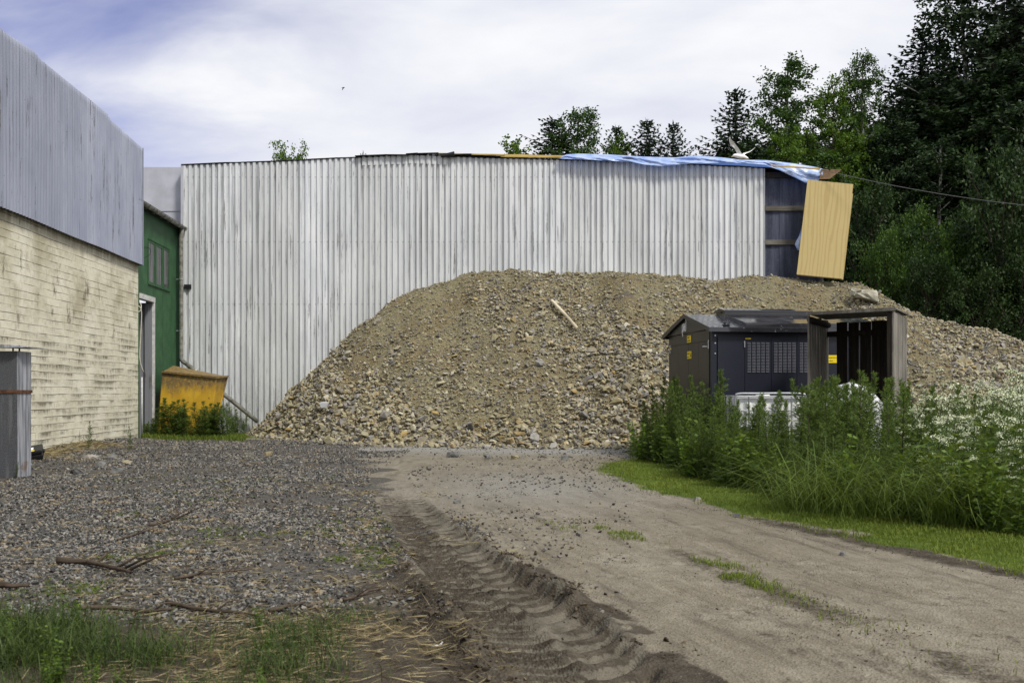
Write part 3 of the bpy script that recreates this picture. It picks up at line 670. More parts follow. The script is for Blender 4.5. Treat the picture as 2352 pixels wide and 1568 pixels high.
# ------------------------------------------------------------------ white steel hall at the back
HYW = 28.6; KS = HYW/F
X0 = (420-CX)*KS; X1 = (1757-CX)*KS
tp = [(330, 383), (420, 379), (520, 375), (640, 371), (740, 366), (830, 362), (950, 357), (1030, 360), (1120, 363), (1200, 365), (1300, 368), (1500, 373), (1757, 387), (1895, 391)]
tX = [(a-CX)*KS for a, b in tp]; tZ = [CH+(HY-b)*KS for a, b in tp]
htop = lambda x: np.interp(x, tX, tZ)
hall = thing('steel_hall', (0, 33, 0), 'long low hall clad in stained white trapezoidal steel sheets behind the rubble heap', 'hall')
PIT = .1676; RD = .042
def ribbed(xa, xb, zb, zt, yofs, nrow, wob):
    xs, yo, seam = [], [], []
    n = int(math.ceil((xb-xa)/PIT))
    for k in range(n):
        for fr, dpt in ((0, 0), (.44, 0), (.52, 1), (.90, 1)):
            x = xa+(k+fr)*PIT
            if x <= xb: xs.append(x); yo.append(dpt*RD-(.005 if (k % 5 == 0 and fr < .5) else 0))
    xs.append(xb); yo.append(0)
    xs = np.array(xs); yo = np.array(yo); V = []; uv = []
    for r in range(nrow):
        t = r/(nrow-1); z = zb(xs)*(1-t)+zt(xs)*t
        y = HYW+yofs+yo+wob*(fbm(xs*.9, z*.6, 71, 2)-.5)
        V.append(np.stack([xs, y, z], 1)); uv.append(np.stack([xs-X0, z], 1))
    m_ = len(xs); I = np.arange(nrow*m_).reshape(nrow, m_)
    q = np.stack([I[:-1, :-1], I[:-1, 1:], I[1:, 1:], I[1:, :-1]], -1).reshape(-1, 4)
    return np.concatenate(V), q, np.concatenate(uv)
V, q, uv = ribbed(X0, X1, lambda x: np.full_like(x, -.1), lambda x: htop(x)+.02*(vnoise(np.floor((x-X0)/.838), 0, 5)-.5), 0, 10, .03)
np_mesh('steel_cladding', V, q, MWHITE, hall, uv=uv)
V, q, uv = ribbed(X0+.838*6.15, X0+.838*9.1, lambda x: htop(x)-.235, lambda x: htop(x)+.035+.03*np.sign(np.sin(x*2.6)), -.012, 3, .02)
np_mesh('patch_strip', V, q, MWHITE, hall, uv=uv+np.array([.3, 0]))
m = MB(); XE = (1895-CX)*KS
m.abox(X0, X1+.03, HYW+.09, HYW+.14, -.1, 7.4); m.abox(X0-.002, X0+.05, HYW+.05, HYW+13, -.1, 7.5); m.abox(XE-.06, XE, HYW+.20, HYW+13, -.1, 7.3); m.abox(X0, XE, HYW+12.9, HYW+13, -.1, 7.2)
m.build('frame_wall', MGREYS, hall)
m = MB(); m.abox(-14, X0-.004, 28.92, 28.97, 5.7, 7.70); m.abox(-13.9, X0+.02, 28.90, 28.918, 6.42, 6.72)
m.abox(X0-.06, X0+.01, HYW-.004, 28.91, -.1, 7.69)
m.build('flat_panel', MFLAT, hall)
m = MB(); m.abox(X1+.01, XE, HYW+.14, HYW+.18, 3.0, 7.52); m.build('lining_board', MLINING, hall)
m = MB(); m.abox((1793-CX)*KS, (1806-CX)*KS, HYW+.125, HYW+.139, 3.0, 7.45); m.build('joint_strip', MLINING, hall)
for py in (478, 556):
    z = CH+(HY-py)*KS
    m = MB(); m.box((X1+.0, HYW+.075, z-.07+.01), (XE-X1, 0, .0), (0, .05, 0), (0, 0, .135)); m.build('batten', MBATTEN, hall)
m = MB(); m.box((X1, HYW+.085, 7.36), (XE-X1, 0, -.06), (0, .05, 0), (0, 0, .14)); m.build('top_rail', MDARKWOOD, hall)
# felt covered roof: a slab following the wall top
m = MB(); xs = np.linspace(-9.5, XE+.15, 60); V = []
for x in xs:
    z = float(htop(x))+.012*(random.random())
    for y, dz in ((HYW-.03, .0), (HYW-.03, .022), (42, -.25), (42, -.32)): V.append((x, y+(.03*random.random() if y < 30 else 0), z+dz))
n = len(xs); Fq = []
for i in range(n-1):
    for k in range(4): Fq.append((4*i+k, 4*i+(k+1) % 4, 4*i+4+(k+1) % 4, 4*i+4+k))
np_mesh('roof', V, np.array(Fq), MBLACK, hall)
m = MB()
for x0_, x1_ in ((-4.5, -2.0), (-1.75, -.3), (2.2, 3.2)):
    k = x0_
    while k < x1_:
        ln = random.uniform(.25, .7); z = float(htop(k))
        m = MB(); m.box((k, HYW-.12, z+.02+random.uniform(0, .02)), (ln, random.uniform(-.03, .03), random.uniform(-.02, .03)), (0, .5, .05), (0, 0, .014)); k += ln*.9; m.build('torn_felt', MBLACK, hall)
m = MB(); c = pt(431, 658, HYW-.05); m.abox(c.x-.10, c.x+.09, c.y-.02, c.y+.06, c.z-.06, c.z+.06); m.build('bracket', MBLACK, hall)

# things lying on the hall roof
m = MB(); a = pt(1004, 354.5, 28.62); b = pt(1296, 361, 28.62); m.box(a, b-a, (0, .10, 0), (0, 0, .045)); tag(m.build('timber_batten', MYEL_T, None, a), 'long pale yellow timber batten lying on the hall roof edge left of the blue sheet', 'batten')
m = MB(); a = pt(1150, 360, 28.50); b = pt(1290, 362.5, 28.52); m.box(a, b-a, (0, .09, 0), (0, 0, .04)); tag(m.build('timber_batten', MYEL_T, None, a), 'short yellow batten lying in front of the long batten on the roof', 'batten')
m = MB(); a = pt(1012, 358.5, 28.5); b = pt(1044, 354.5, 28.5); m.tube([a, a*.5+b*.5, b], [.035, .06, .085], 10); tag(m.build('felt_roll', MBLACK, None, a), 'black bundle of roofing felt on the hall roof edge', 'felt roll')
m = MB(); a = pt(1770, 381, 28.22); b = pt(1884, 389, 28.24); m.box(a, b-a, (0, .06, 0), (0, 0, .035)); tag(m.build('timber_batten', MYEL_T, None, a), 'yellow timber batten holding down the right end of the blue sheet', 'batten')
MBROWN = plain('brown_hardboard', (.115, .07, .035), .8, .25, 5)
m = MB(); a = pt(1886, 389, 28.4); b = pt(1933, 390, 28.9); c = pt(1906, 411, 28.5); d_ = pt(1882, 412, 28.3)
m.prism([a, b, c, d_], (0, .02, .012)); tag(m.build('hardboard_sheet', MBROWN, None, a), 'brown torn hardboard sheet sticking out beyond the blue plastic at the hall corner', 'board')
MWIRE = plain('wire', (.10, .10, .105), .6, .1, 8)
m = MB(); A = pt(1888, 390, 28.2); B = pt(2440, 480, 26); pts = []
for k in range(31): t = k/30; p = A.lerp(B, t); p.z -= .22*4*t*(1-t)*.6; pts.append(p)
m.tube(pts, .009, 6); tag(m.build('overhead_cable', MWIRE, None, A, smooth=True), 'thin sagging cable running from the hall corner to the right across the dark trees', 'cable')

# blue plastic sheet over the open end of the hall
g = G('blue_plastic_film', .3, .5); cb = g.mix(g.step(g.noise(3.5, 4, .6), .3, .7), (.44, .60, .92), (.74, .83, .97)); g.col(cb)
t_ = g.n('ShaderNodeBsdfTranslucent'); g.put(t_.inputs[0], (.55, .70, .96)); tr = g.n('ShaderNodeBsdfTransparent'); g.put(tr.inputs[0], (.42, .58, .95))
m1 = g.n('ShaderNodeMixShader'); m1.inputs[0].default_value = .35; g.nt.links.new(g.b.outputs[0], m1.inputs[1]); g.nt.links.new(t_.outputs[0], m1.inputs[2])
m2 = g.n('ShaderNodeMixShader'); m2.inputs[0].default_value = .26; g.nt.links.new(m1.outputs[0], m2.inputs[1]); g.nt.links.new(tr.outputs[0], m2.inputs[2])
g.nt.links.new(m2.outputs[0], g.nt.nodes['Material Output'].inputs[0]); MFILM = g.m
tpx = [1285, 1300, 1330, 1400, 1480, 1550, 1600, 1660, 1700, 1760, 1820, 1870, 1890]; tpy = [363, 355, 353, 355, 360, 362, 357, 362, 367, 368, 375, 383, 388]
bpx = [1285, 1340, 1450, 1480, 1520, 1580, 1650, 1700, 1757, 1790, 1852, 1862, 1880, 1890]; bpy_ = [364, 367, 372, 378, 382, 376, 374, 375, 378, 391, 421, 419, 416, 400]
nu, nv = 150, 12; V = []
for i in range(nu):
    px_ = 1285+605*i/(nu-1); ty = np.interp(px_, tpx, tpy); by = np.interp(px_, bpx, bpy_)
    for j in range(nv+5):
        if j < nv:
            t = j/(nv-1); y = 28.34-.10*t*t+.12*t; Yd = 28.36+.14*t
            n_ = float(fbm(px_*.032+1.6*t, t*1.8+px_*.006, 81, 4))-.5
            Yd += n_*.42*math.sin(math.pi*min(1, t*1.1+.1)); p = pt(px_, by+(ty-by)*t, Yd)
        else:
            k = j-nv+1; p = pt(px_, ty, 28.5); p.y += k*.5; p.z += -.06*k+.06*(float(fbm(px_*.015, k*.7, 82, 3))-.5)
        V.append(p[:])
nn = nv+5; I = np.arange(nu*nn).reshape(nu, nn); q = np.stack([I[:-1, :-1], I[1:, :-1], I[1:, 1:], I[:-1, 1:]], -1).reshape(-1, 4)
film = np_mesh('plastic_sheet', V, q, MFILM, origin=pt(1600, 365, 28.5), smooth=True)
sf = film.modifiers.new('t', 'SOLIDIFY'); sf.thickness = .004
tag(film, 'crumpled translucent blue plastic sheet draped over the right end of the hall roof', 'plastic sheet')
V = []; nu, nv = 8, 12
for j in range(nv):
    t = j/(nv-1); xl = np.interp(t, [0, .5, .8, 1], [1846, 1836, 1825, 1832]); xr = np.interp(t, [0, 1], [1856, 1845])
    for i in range(nu):
        u = i/(nu-1); p = pt(xl+(xr-xl)*u, 505+70*t, 28.40+.06*math.sin(u*7+t*2)); V.append(p[:])
I = np.arange(nu*nv).reshape(nv, nu); q = np.stack([I[:-1, :-1], I[:-1, 1:], I[1:, 1:], I[1:, :-1]], -1).reshape(-1, 4)
fl = np_mesh('plastic_scrap', V, q, MFILM, origin=pt(1840, 540, 28.4), smooth=True); sf = fl.modifiers.new('t', 'SOLIDIFY'); sf.thickness = .004
tag(fl, 'small scrap of blue plastic sticking out behind the left edge of the plywood', 'plastic scrap')

# plywood sheet leaning on the hall corner
g = G('plywood', .6, .25); uv_ = g.coord('UV'); wv = g.n('ShaderNodeTexWave', wave_type='BANDS', bands_direction='X'); g.put(wv.inputs['Vector'], g.coord('UV', (1, .16, 1)))
wv.inputs['Scale'].default_value = 2.6; wv.inputs['Distortion'].default_value = 14; wv.inputs['Detail'].default_value = 2.5; wv.inputs['Detail Scale'].default_value = .75
c_ = g.mix(g.step(wv.outputs[1], .55, .98), (.46, .365, .165), (.40, .30, .125)); c_ = g.mix(g.math('MULTIPLY', g.step(g.noise(1, 4, .6, g.coord('UV', (50, 2.5, 1))), .45, .75), .35), c_, (.42, .28, .09))
c_ = g.mix(g.math('MULTIPLY', g.step(g.noise(4, 4, .6, uv_), .62, .7), .4), c_, (.34, .22, .08)); g.col(c_); MPLY = g.m
PA, PB, PC, PD = pt(1855, 413, 28.27), pt(1960, 423, 28.24), pt(1935, 640, 28.08), pt(1830, 630, 28.12)
nrm = (PB-PA).cross(PD-PA).normalized();  nrm = nrm if nrm.y > 0 else -nrm
m = MB(); m.hexa([PD, PC, PC+nrm*.018, PD+nrm*.018], [PA, PB, PB+nrm*.018, PA+nrm*.018])
e1 = (PB-PA).normalized(); e2 = (PA-PD).normalized()
ply = m.build('plywood_sheet', MPLY, None, (PD+PC)/2, uvf=lambda p: ((p-PD).dot(e1), (p-PD).dot(e2)))
tag(ply, 'large yellow plywood sheet leaning crooked against the dark hall corner', 'plywood')
m = MB(); o_ = nrm*.03+Vector((.03, 0, -.02)); m.hexa([PD+o_, PC+o_, PC+o_+nrm*.018, PD+o_+nrm*.018], [p+o_-e2*.25 for p in (PA, PB, PB+nrm*.018, PA+nrm*.018)])
ply2 = m.build('plywood_sheet', MPLY, None, (PD+PC)/2+o_, uvf=lambda p: ((p-PD).dot(e1)+3, (p-PD).dot(e2)))
tag(ply2, 'second plywood sheet hidden behind the leaning one, only its right edge showing', 'plywood')
# ------------------------------------------------------------------ yellow tipping skip in the corner
g = G('chipped_yellow_paint', .55, .35); v = g.coord('Object'); z = g.xyz(v)[2]
c = g.mix(g.step(g.noise(3, 4, .6, v), .3, .7), (.48, .27, .02), (.58, .36, .032))
dirt = g.math('MULTIPLY', g.step(g.math('ADD', z, g.math('MULTIPLY', g.noise(1, 5, .7, g.coord('Object', (4, 4, .9))), 1.1)), 1.56, 2.0), g.step(g.noise(14, 5, .75, v), .22, .55))
c = g.mix(g.math('MULTIPLY', dirt, .85), c, (.09, .075, .06))
c = g.mix(g.math('MULTIPLY', g.step(g.noise(7, 6, .75, v), .60, .66), .8), c, (.12, .055, .025)); g.col(c); g.bump(g.noise(20, 4, .7, v), .15, .01); MSKIP = g.m
sk = thing('skip', pt(440, 999, 26.3), 'dented yellow steel skip with grimy rusty top standing in the corner by the downpipe', 'skip')
A, B, C, D = pt(398, 839, 27.2), pt(372, 853, 26.1), pt(498, 866, 25.75), pt(521, 864, 26.5)
Bb, Cb, Db, Ab = pt(361, 1000, 25.9), pt(482, 1001, 25.85), pt(488, 1001, 26.3), pt(388, 995, 27.1)
for p in (Bb, Cb, Db, Ab): p.z = .02
m = MB(); m.hexa([Ab, Bb, Cb, Db], [A, B, C, D]); m.build('body', MSKIP, sk, bevel=.02)
m = MB()
def lip(a, b, w=.05, h=.05): 
    d_ = (b-a); n_ = d_.cross(Vector((0, 0, 1))).normalized()
    m.box(a-n_*w*.3+Vector((0, 0, -h*.8)), d_, n_*w, (0, 0, h))
lip(B+Vector((0, -.02, .01)), C+Vector((0, -.02, .01))); lip(C+Vector((.01, -.01, .012)), D+Vector((.01, 0, .012)))
m.box(D+Vector((.0, -.03, .0)), Db-D, (.035, .0, 0), (0, .05, .01)); m.build('rim', MSKIP, sk)
m = MB(); c = (B+C+Bb+Cb)/4+Vector((.1, -.02, .2)); m.tube([c, c+Vector((0, -.03, 0))], .03, 10); m.build('bolt', MRUST, sk)

# ------------------------------------------------------------------ grey sheet metal cabinet at the left edge
g = G('dark_zinc_sheet', .55, .3, .2); v = g.coord('Object'); c = g.mix(g.step(g.noise(60, 3, .8, v), .35, .7), (.055, .058, .068), (.115, .12, .135)); c = g.mix(g.math('MULTIPLY', g.step(g.noise(1, 5, .7, g.coord('Object', (6, 6, .6))), .55, .7), .5), c, (.19, .195, .21)); g.col(c); MCAB = g.m
g = G('weathered_zinc_sheet', .5, .3, .2); v = g.coord('Object'); s_ = g.noise(1, 6, .72, g.coord('Object', (20, 20, 1.0))); c = g.mix(g.step(s_, .40, .62), (.17, .18, .205), (.42, .43, .47)); c = g.mix(g.math('MULTIPLY', g.step(g.noise(3, 5, .7, v), .58, .68), .7), c, (.16, .09, .05)); g.col(c); MCABL = g.m
cb_ = thing('metal_cabinet', (-7.2, 13.4, 0), 'tall dark grey sheet metal cabinet with rusty band and thin lid at left edge', 'cabinet')
cx0, cx1, cyf, cyb = -8.1, -6.6, 13.3, 13.66
m = MB(); m.abox(cx0, cx1-.012, cyf, cyb, -.1, 1.735); m.build('body', MCAB, cb_, bevel=.008)
m = MB(); m.abox(cx1-.012, cx1, cyf-.004, cyb+.004, -.1, 1.735); m.abox(cx1, cx1+.006, cyf-.004, cyb+.004, .02, .035); m.build('side_panel', MCABL, cb_)
m = MB(); m.abox(cx0-.01, cx1+.016, cyf-.014, cyb+.012, 1.175, 1.215); m.build('band', MRUST, cb_)
m = MB(); m.abox(cx0, cx1-.0, cyf-.006, cyf-.001, -.08, .05); m.abox(cx1-.05, cx1-.006, cyf-.008, cyf-.002, 0.05, 1.17); m.build('edge_strip', MCAB, cb_)
m = MB(); m.prism([(cx0, cyf-.12, 1.86), (cx1-.05, cyf-.12, 1.815), (cx1-.02, cyf-.12, 1.80), (cx1+.14, cyf-.02, 1.795), (cx1+.14, cyf-.02, 1.783), (cx1-.02, cyf-.12, 1.775), (cx0, cyf-.12, 1.84)], (0, .46, .0)); m.build('lid', MCABL, cb_)
for x in (cx1-.10, cx1-.015): m = MB(); m.abox(x-.008, x+.008, cyf+.06, cyf+.076, 1.73, 1.81); m.build('lid_post', MBLACK, cb_)

# ------------------------------------------------------------------ dark transformer kiosk
KO = Vector((3.41, 17.0, 0)); KU = Vector((.989, .149, 0)).normalized(); KV = Vector((-KU.y, KU.x, 0)); KL, KD = 3.15, 2.39
def K(u, v, z): return KO+KU*u+KV*v+Vector((0, 0, z))
def kbox(m, u0, u1, v0, v1, z0, z1): m.box(K(u0, v0, z0), KU*(u1-u0), KV*(v1-v0), (0, 0, z1-z0))
g = G('dark_blue_grey_enamel', .38, .4); v = g.coord('Object'); g.col(g.mix(g.step(g.noise(70, 3, .7, v), .3, .7), (.0095, .011, .020), (.016, .018, .029))); g.bump(g.noise(90, 2, .6, v), .12, .004); MKIO = g.m
g = G('brown_grey_enamel', .34, .45); v = g.coord('Object'); g.col(g.mix(g.step(g.noise(2, 4, .6, v), .3, .7), (.019, .019, .021), (.028, .028, .031))); MKIOG = g.m
g = G('black_roof_enamel', .22, .5); v = g.coord('Object'); c = g.mix(g.math('MULTIPLY', g.step(g.noise(9, 6, .7, v), .6, .68), .55), (.018, .018, .022), (.30, .30, .32)); g.col(c); g.rough(g.mix(g.step(g.noise(3, 4, .6, v), .35, .7), (.07,)*3, (.20,)*3)); g.b.inputs['Specular IOR Level'].default_value = .9; MKROOF = g.m
MLOUV = plain('sky_lit_blue_grey_enamel', (.06, .063, .085), .3, .1, 9)  # same paint as the doors, lightened: sky light on the louvres painted in
MSIGN = plain('yellow_sign_enamel', (.80, .60, .012), .4, .06, 3); MINK = plain('sign_black', (.012, .012, .012), .5, .1, 5); MWHT = plain('white_lettering', (.80, .80, .80), .5, .05, 5); MCHROME = plain('bright_metal', (.55, .55, .57), .3, .1, 8, metal=.6)
kio = thing('transformer_kiosk', K(1.5, 1.2, 0), 'dark blue grey transformer kiosk with gabled black roof, louvred doors and yellow danger signs', 'kiosk')
m = MB(); kbox(m, .04, KL-.04, .04, KD-.04, 0, 2.26); m.build('body', MKIO, kio)
for u0, v0 in ((0, 0), (KL-.09, 0), (0, KD-.09), (KL-.09, KD-.09)): m = MB(); kbox(m, u0, u0+.09, v0, v0+.09, 0, 2.26); m.build('corner_post', MKIO, kio)
for z in (2.235, 2.15, 2.02, 1.845): m = MB(); c = K(.06, -.001, z); m.tube([c, c-KV*.008], .013, 8); m.build('bolt', MCHROME, kio)
def door_panel(u0, u1, louv):
    m = MB(); kbox(m, u0+.004, u1-.004, -.012, .035, .08, 2.125)
    if louv:
        for c in range(5):
            for r in range(20):
                m.mi = 1; uc = u0+.045+c*.083; zc = 1.525+r*.0262
                a = K(uc, -.012, zc); m.prism([a, a-KV*.014, a-KV*.012+Vector((0, 0, .003)), a+Vector((0, 0, .013))], KU*.062)
    return m.build('door', [MKIO, MLOUV], kio)
for u0, u1, lv in ((.10, .587, 0), (.587, 1.066, 1), (1.066, 1.534, 1), (1.534, 2.0, 1), (2.0, 2.5, 0), (2.5, KL-.1, 0)):
    dr_ = door_panel(u0, u1, lv)
    if u0 == .587: m = MB(); kbox(m, u0-.016, u0-.002, -.035, -.014, 1.95, 2.06); m.build('handle', MCHROME, dr_)
for i in range(4):   # gable side doors
    v0 = .10+i*(KD-.2)/4; m = MB(); kbox(m, -.012, .035, v0+.004, v0+(KD-.2)/4-.004, .08, 2.06+.0); dg_ = m.build('gable_door', MKIOG, kio)
    if i in (0, 3):
        m = MB(); vv_ = v0+(.02 if i == 0 else (KD-.2)/4-.02); a = K(-.014, vv_, 1.93); m.tube([a, a+Vector((0, 0, .15))], .012, 8); a = K(-.02, vv_, 1.96); m.box(a, -KU*.10, KV*.03, (0, 0, .015)); m.build('handle', MCHROME, dg_)
m = MB(); kbox(m, -.01, .035, .095, KD-.095, 2.066, 2.255); m.build('gable_band', MKIOG, kio)
# gable, main roof with fascia
ez, rz = 2.285, 2.60; ov, ou = .12, .10
for u_ in (-.05, KL): m = MB(); m.prism([K(u_, -.05, 2.26), K(u_, KD+.05, 2.26), K(u_, KD/2, rz-.05)], KU*.04); m.build('gable', MKIOG, kio)
def roof(m, u0, u1, e, r, o, th):
    mid = KD/2
    m.prism([K(u0, -o, e), K(u0, mid, r), K(u0, KD+o, e), K(u0, KD+o, e-th), K(u0, mid, r-th), K(u0, -o, e-th)], KU*(u1-u0))
m = MB(); roof(m, -ou, KL+ou, ez, rz, ov, .012); kbox(m, -ou+.012, KL+ou-.012, -ov-.002, -ov+.012, ez-.075, ez-.004); kbox(m, -ou+.012, KL+ou-.012, KD+ov-.012, KD+ov+.002, ez-.075, ez-.004)
rf = m.build('roof', MKROOF, kio)
m = MB()
for (va, za), (vb, zb) in (((-ov, ez), (KD/2, rz)), ((KD/2, rz), (KD+ov, ez))):
    m.prism([K(-ou-.004, va, za+.004), K(-ou-.004, vb, zb+.004), K(-ou-.004, vb, zb-.07), K(-ou-.004, va, za-.07)], KU*.018)
m.build('barge_board', MKIOG, rf)
m = MB(); roof(m, .58, KL-.25, ez+.085, rz+.045, .07, .02); kbox(m, .585, KL-.255, -.068, -.056, ez+.0, ez+.075); m.prism([K(.582, -.06, ez+.07), K(.582, KD/2, rz+.03), K(.582, KD+.06, ez+.07), K(.582, KD+.06, ez-.02), K(.582, KD/2, rz-.06), K(.582, -.06, ez-.02)], KU*.012); m.build('raised_roof', MKROOF, rf)
m = MB(); kbox(m, .60, 2.24, KD/2-.22, KD/2+.22, rz-.05, rz+.075); roof_ = [K(.57, KD/2-.26, rz+.07), K(.57, KD/2, rz+.115), K(.57, KD/2+.26, rz+.07), K(.57, KD/2+.26, rz+.045), K(.57, KD/2-.26, rz+.045)]; m.prism(roof_, KU*1.70); m.build('ridge_vent', MKROOF, rf)
m = MB(); a = K(.22, .02, ez+.045); m.box(a, KU*.12, KV*.10, (0, 0, .012)); b = K(.31, .03, ez+.05); m.prism([b, b+KU*.04+Vector((0, 0, .085)), b+KU*.05+Vector((0, 0, .085)), b+KU*.012], KV*.085); m.tube([K(.25, .05, ez+.05), K(.25, .05, ez+.10)], .018, 8); m.build('lifting_lug', MKIO, rf)
def sign(u, v, z, w, h, face, name='danger_sign'):
    m = MB()
    if face == 'gable': kbox(m, -.020, -.013, v, v+w, z, z+h)
    else: kbox(m, u, u+w, -.020, -.013, z, z+h)
    return m.build(name, MSIGN, kio)
sg = sign(0, 1.01, 1.79, .23, .135, 'gable'); xd = -KV
text_part('lettering', 'Hengenvaara', .030, K(-.0212, 1.225, 1.875), xd, (0, 0, 1), MINK, sg, .0005, .85)
text_part('lettering', 'Livsfara', .030, K(-.0212, 1.225, 1.815), xd, (0, 0, 1), MINK, sg, .0005, .85)
m = MB(); a = K(-.0214, 1.075, 1.82)
t3 = [a, a-KV*.055, a-KV*.0275+Vector((0, 0, .075))]; cc = (t3[0]+t3[1]+t3[2])/3; ti = [cc+(p-cc)*.68 for p in t3]
for i in range(3): m.prism([t3[i], t3[(i+1) % 3], ti[(i+1) % 3], ti[i]], KU*.0008)
m.box(cc-Vector((0, 0, .012)), -KV*.006, (0, 0, .03), KU*.0008); m.build('warning_triangle', MINK, sg)
sg = sign(0, 1.03, 2.085, .22, .125, 'gable', 'number_sign')
text_part('lettering', 'JO508', .040, K(-.0212, 1.215, 2.16), xd, (0, 0, 1), MINK, sg, .0005, 1.0); text_part('lettering', 'ALMYTÄKEN', .034, K(-.0212, 1.235, 2.105), xd, (0, 0, 1), MINK, sg, .0005, .9)
sign(0, 2.19, 2.0, .07, .028, 'gable', 'small_label'); sign(.595, 0, 2.092, .10, .016, 'front', 'small_label')
sg = sign(2.075, 0, 1.69, .24, .135, 'front')
text_part('lettering', 'Hengenvaara', .034, K(2.088, -.0212, 1.775), KU, (0, 0, 1), MINK, sg, .0005, 1.0); text_part('lettering', 'Livsfara', .034, K(2.088, -.0212, 1.717), KU, (0, 0, 1), MINK, sg, .0005, 1.0)
m = MB(); kbox(m, 1.43, 1.515, -.022, -.012, 1.30, 1.44); m.build('lock_plate', MBLACK, kio)
# white emblem on the gable: j-u-t-u strokes with long tails
m = MB(); lg = lambda a, b: K(-.0525, 1.33-a*1.5, 2.385+b)
def stroke(p, wd=.019):
    for i in range(len(p)-1):
        a, b = Vector((*p[i], 0)), Vector((*p[i+1], 0)); d_ = (b-a).normalized(); n_ = Vector((-d_.y, d_.x, 0))*wd/2; a -= d_*wd*.3; b += d_*wd*.3
        m.prism([lg(*(q.xy)) for q in (a+n_, b+n_, b-n_, a-n_)], KU*.003)
stroke([(-.075, -.085), (-.065, -.105), (-.045, -.175)]); stroke([(-.065, .045), (-.065, -.06), (-.05, -.085), (-.035, -.085), (-.022, -.06), (-.022, .02)])
stroke([(-.03, .045), (.035, .045)]); stroke([(.004, .04), (.004, -.085)]); stroke([(.03, .02), (.03, -.06), (.045, -.085), (.06, -.085), (.075, -.06), (.075, .045), (.085, .075)]); stroke([(.085, .075), (.06, .165)])
m.build('emblem', MWHT, kio)

# ------------------------------------------------------------------ open wooden crate shelter
def W2(a, b): return Vector((*a, 0)), Vector((*b, 0))
CA, CB = W2((5.56, 14.5), (4.57, 15.4)); CC = Vector((6.27, 15.79, 0)); CDp = CB+CC-CA
HT = 2.40; up = Vector((0, 0, 1))
cr = thing('plank_shelter', (CA+CC)/2+(CB-CA)/2, 'open fronted shelter of weathered grey planks standing in the weeds before the kiosk', 'shelter')
def planks(m, a, b, inward, n, gap, z0, z1, skip=(), th=.025, seed=1, wj=0, dark=False):
    rr = random.Random(seed); d_ = b-a; ln = d_.length; d_.normalize(); x = 0; w_ = ln/n
    for k in range(n):
        ww = w_*(1-gap*(.4+rr.random()))
        if k not in skip:
            o_ = a+d_*(k*w_+rr.random()*.004)+inward*rr.random()*.006; tl = rr.uniform(-.012, .012)
            top_ = o_+up*(z1+rr.uniform(-.015, .012))+d_*tl; bot = o_+up*z0
            m.hexa([bot, bot+d_*ww, bot+d_*ww+inward*th, bot+inward*th], [top_, top_+d_*ww, top_+d_*ww+inward*th, top_+inward*th])
inR = (CB-CA).normalized(); inL = -inR; inB = (CA-CC).normalized()
m = MB(); planks(m, CA, CC, inR, 8, .10, .03, HT-.03, seed=3)
m.box(CC+up*2.0+inR*.03, inB*.10, inR*.05, up*.12); m.build('side_panel', MGREYWOOD, cr)
m = MB(); planks(m, CB, CDp, inL, 8, .06, .03, HT-.03, seed=4); m.build('side_panel', MGREYWOOD, cr)
m = MB(); bk0 = CDp+inB*.03; bk1 = CC+inB*.03; planks(m, bk0, bk1, inB, 7, .075, .03, HT-.06, skip=(0,), seed=9)
m.build('back_panel', MDARKWOOD, cr)
m = MB()
for zz in (HT-.30, 1.0): m.box(CDp+inB*.06+up*zz, CC-CDp, inB*.05, up*.09)
for a_ in (CB, CA+inR*.09):
    o_ = a_+up*(HT-.14)+inL*.03; m.tube([o_+up*.04+(-inB)*.05, o_+up*.04-inB*(CC-CA).length*.98], .05, 8)
m.box(CA+inR*.03+up*.02, inR*.07, -inB*.07, up*(HT-.06)); m.box(CC+inR*.03+inB*.10+up*.02, inR*.06, inB*.06, up*(HT-.06)); m.build('frame', MDARKWOOD, cr)
m = MB(); fr = CB-CA
for k in range(8):
    o_ = CA-inR*.03+inB*.03-inB*(k*.187)+up*(HT-.005); m.box(o_, fr.normalized()*(fr.length+.05), -inB*.172, up*.024)
m.box(CA-inR*.03+inB*.035+up*(HT-.03), fr.normalized()*(fr.length+.05), -inB*.022, up*.026)
m.build('roof_board', MGREYWOOD, cr)
# second layer so the roof is not see-through on the left half
# ------------------------------------------------------------------ white liquid tank in a cage
MTANK = plain('milky_white_plastic', (.66, .67, .66), .4, .08, 3); MCAGE = plain('galvanised_tube', (.30, .31, .33), .4, .2, 9, metal=.4)
ibc = thing('caged_tank', (3.95, 15.65, 0), 'white plastic liquid tank in a grey tubular cage half hidden by weeds before the kiosk', 'tank')
tx0, tx1, ty0, ty1 = 3.40, 4.48, 15.2, 16.15
m = MB(); m.abox(tx0+.05, tx1-.05, ty0+.05, ty1-.05, .16, 1.13)
for k in range(4): m.abox(tx0+.13+k*.245, tx0+.30+k*.245, ty0+.035, ty1-.035, .25, 1.05)
m.build('tank', MTANK, ibc, bevel=.05, smooth=True)
m = MB(); m.tube([((tx0+tx1)/2, 15.65, 1.12), ((tx0+tx1)/2, 15.65, 1.17)], .11, 16); m.build('cap', MTANK, ibc)
m = MB()
for z in (.2, .42, .66, .90, 1.12): m.tube([(tx0, ty0, z), (tx1, ty0, z), (tx1, ty1, z), (tx0, ty1, z), (tx0, ty0, z)], .011, 8)
for k in range(6):
    x = tx0+k*(tx1-tx0)/5
    m.tube([(x, ty0-.004, .15), (x, ty0-.004, 1.12)], .011, 8); m.tube([(x, ty1, .15), (x, ty1, 1.12)], .011, 8)
for k in range(1, 5):
    y = ty0+k*(ty1-ty0)/5; m.tube([(tx0, y, .15), (tx0, y, 1.12)], .011, 8); m.tube([(tx1, y, .15), (tx1, y, 1.12)], .011, 8)
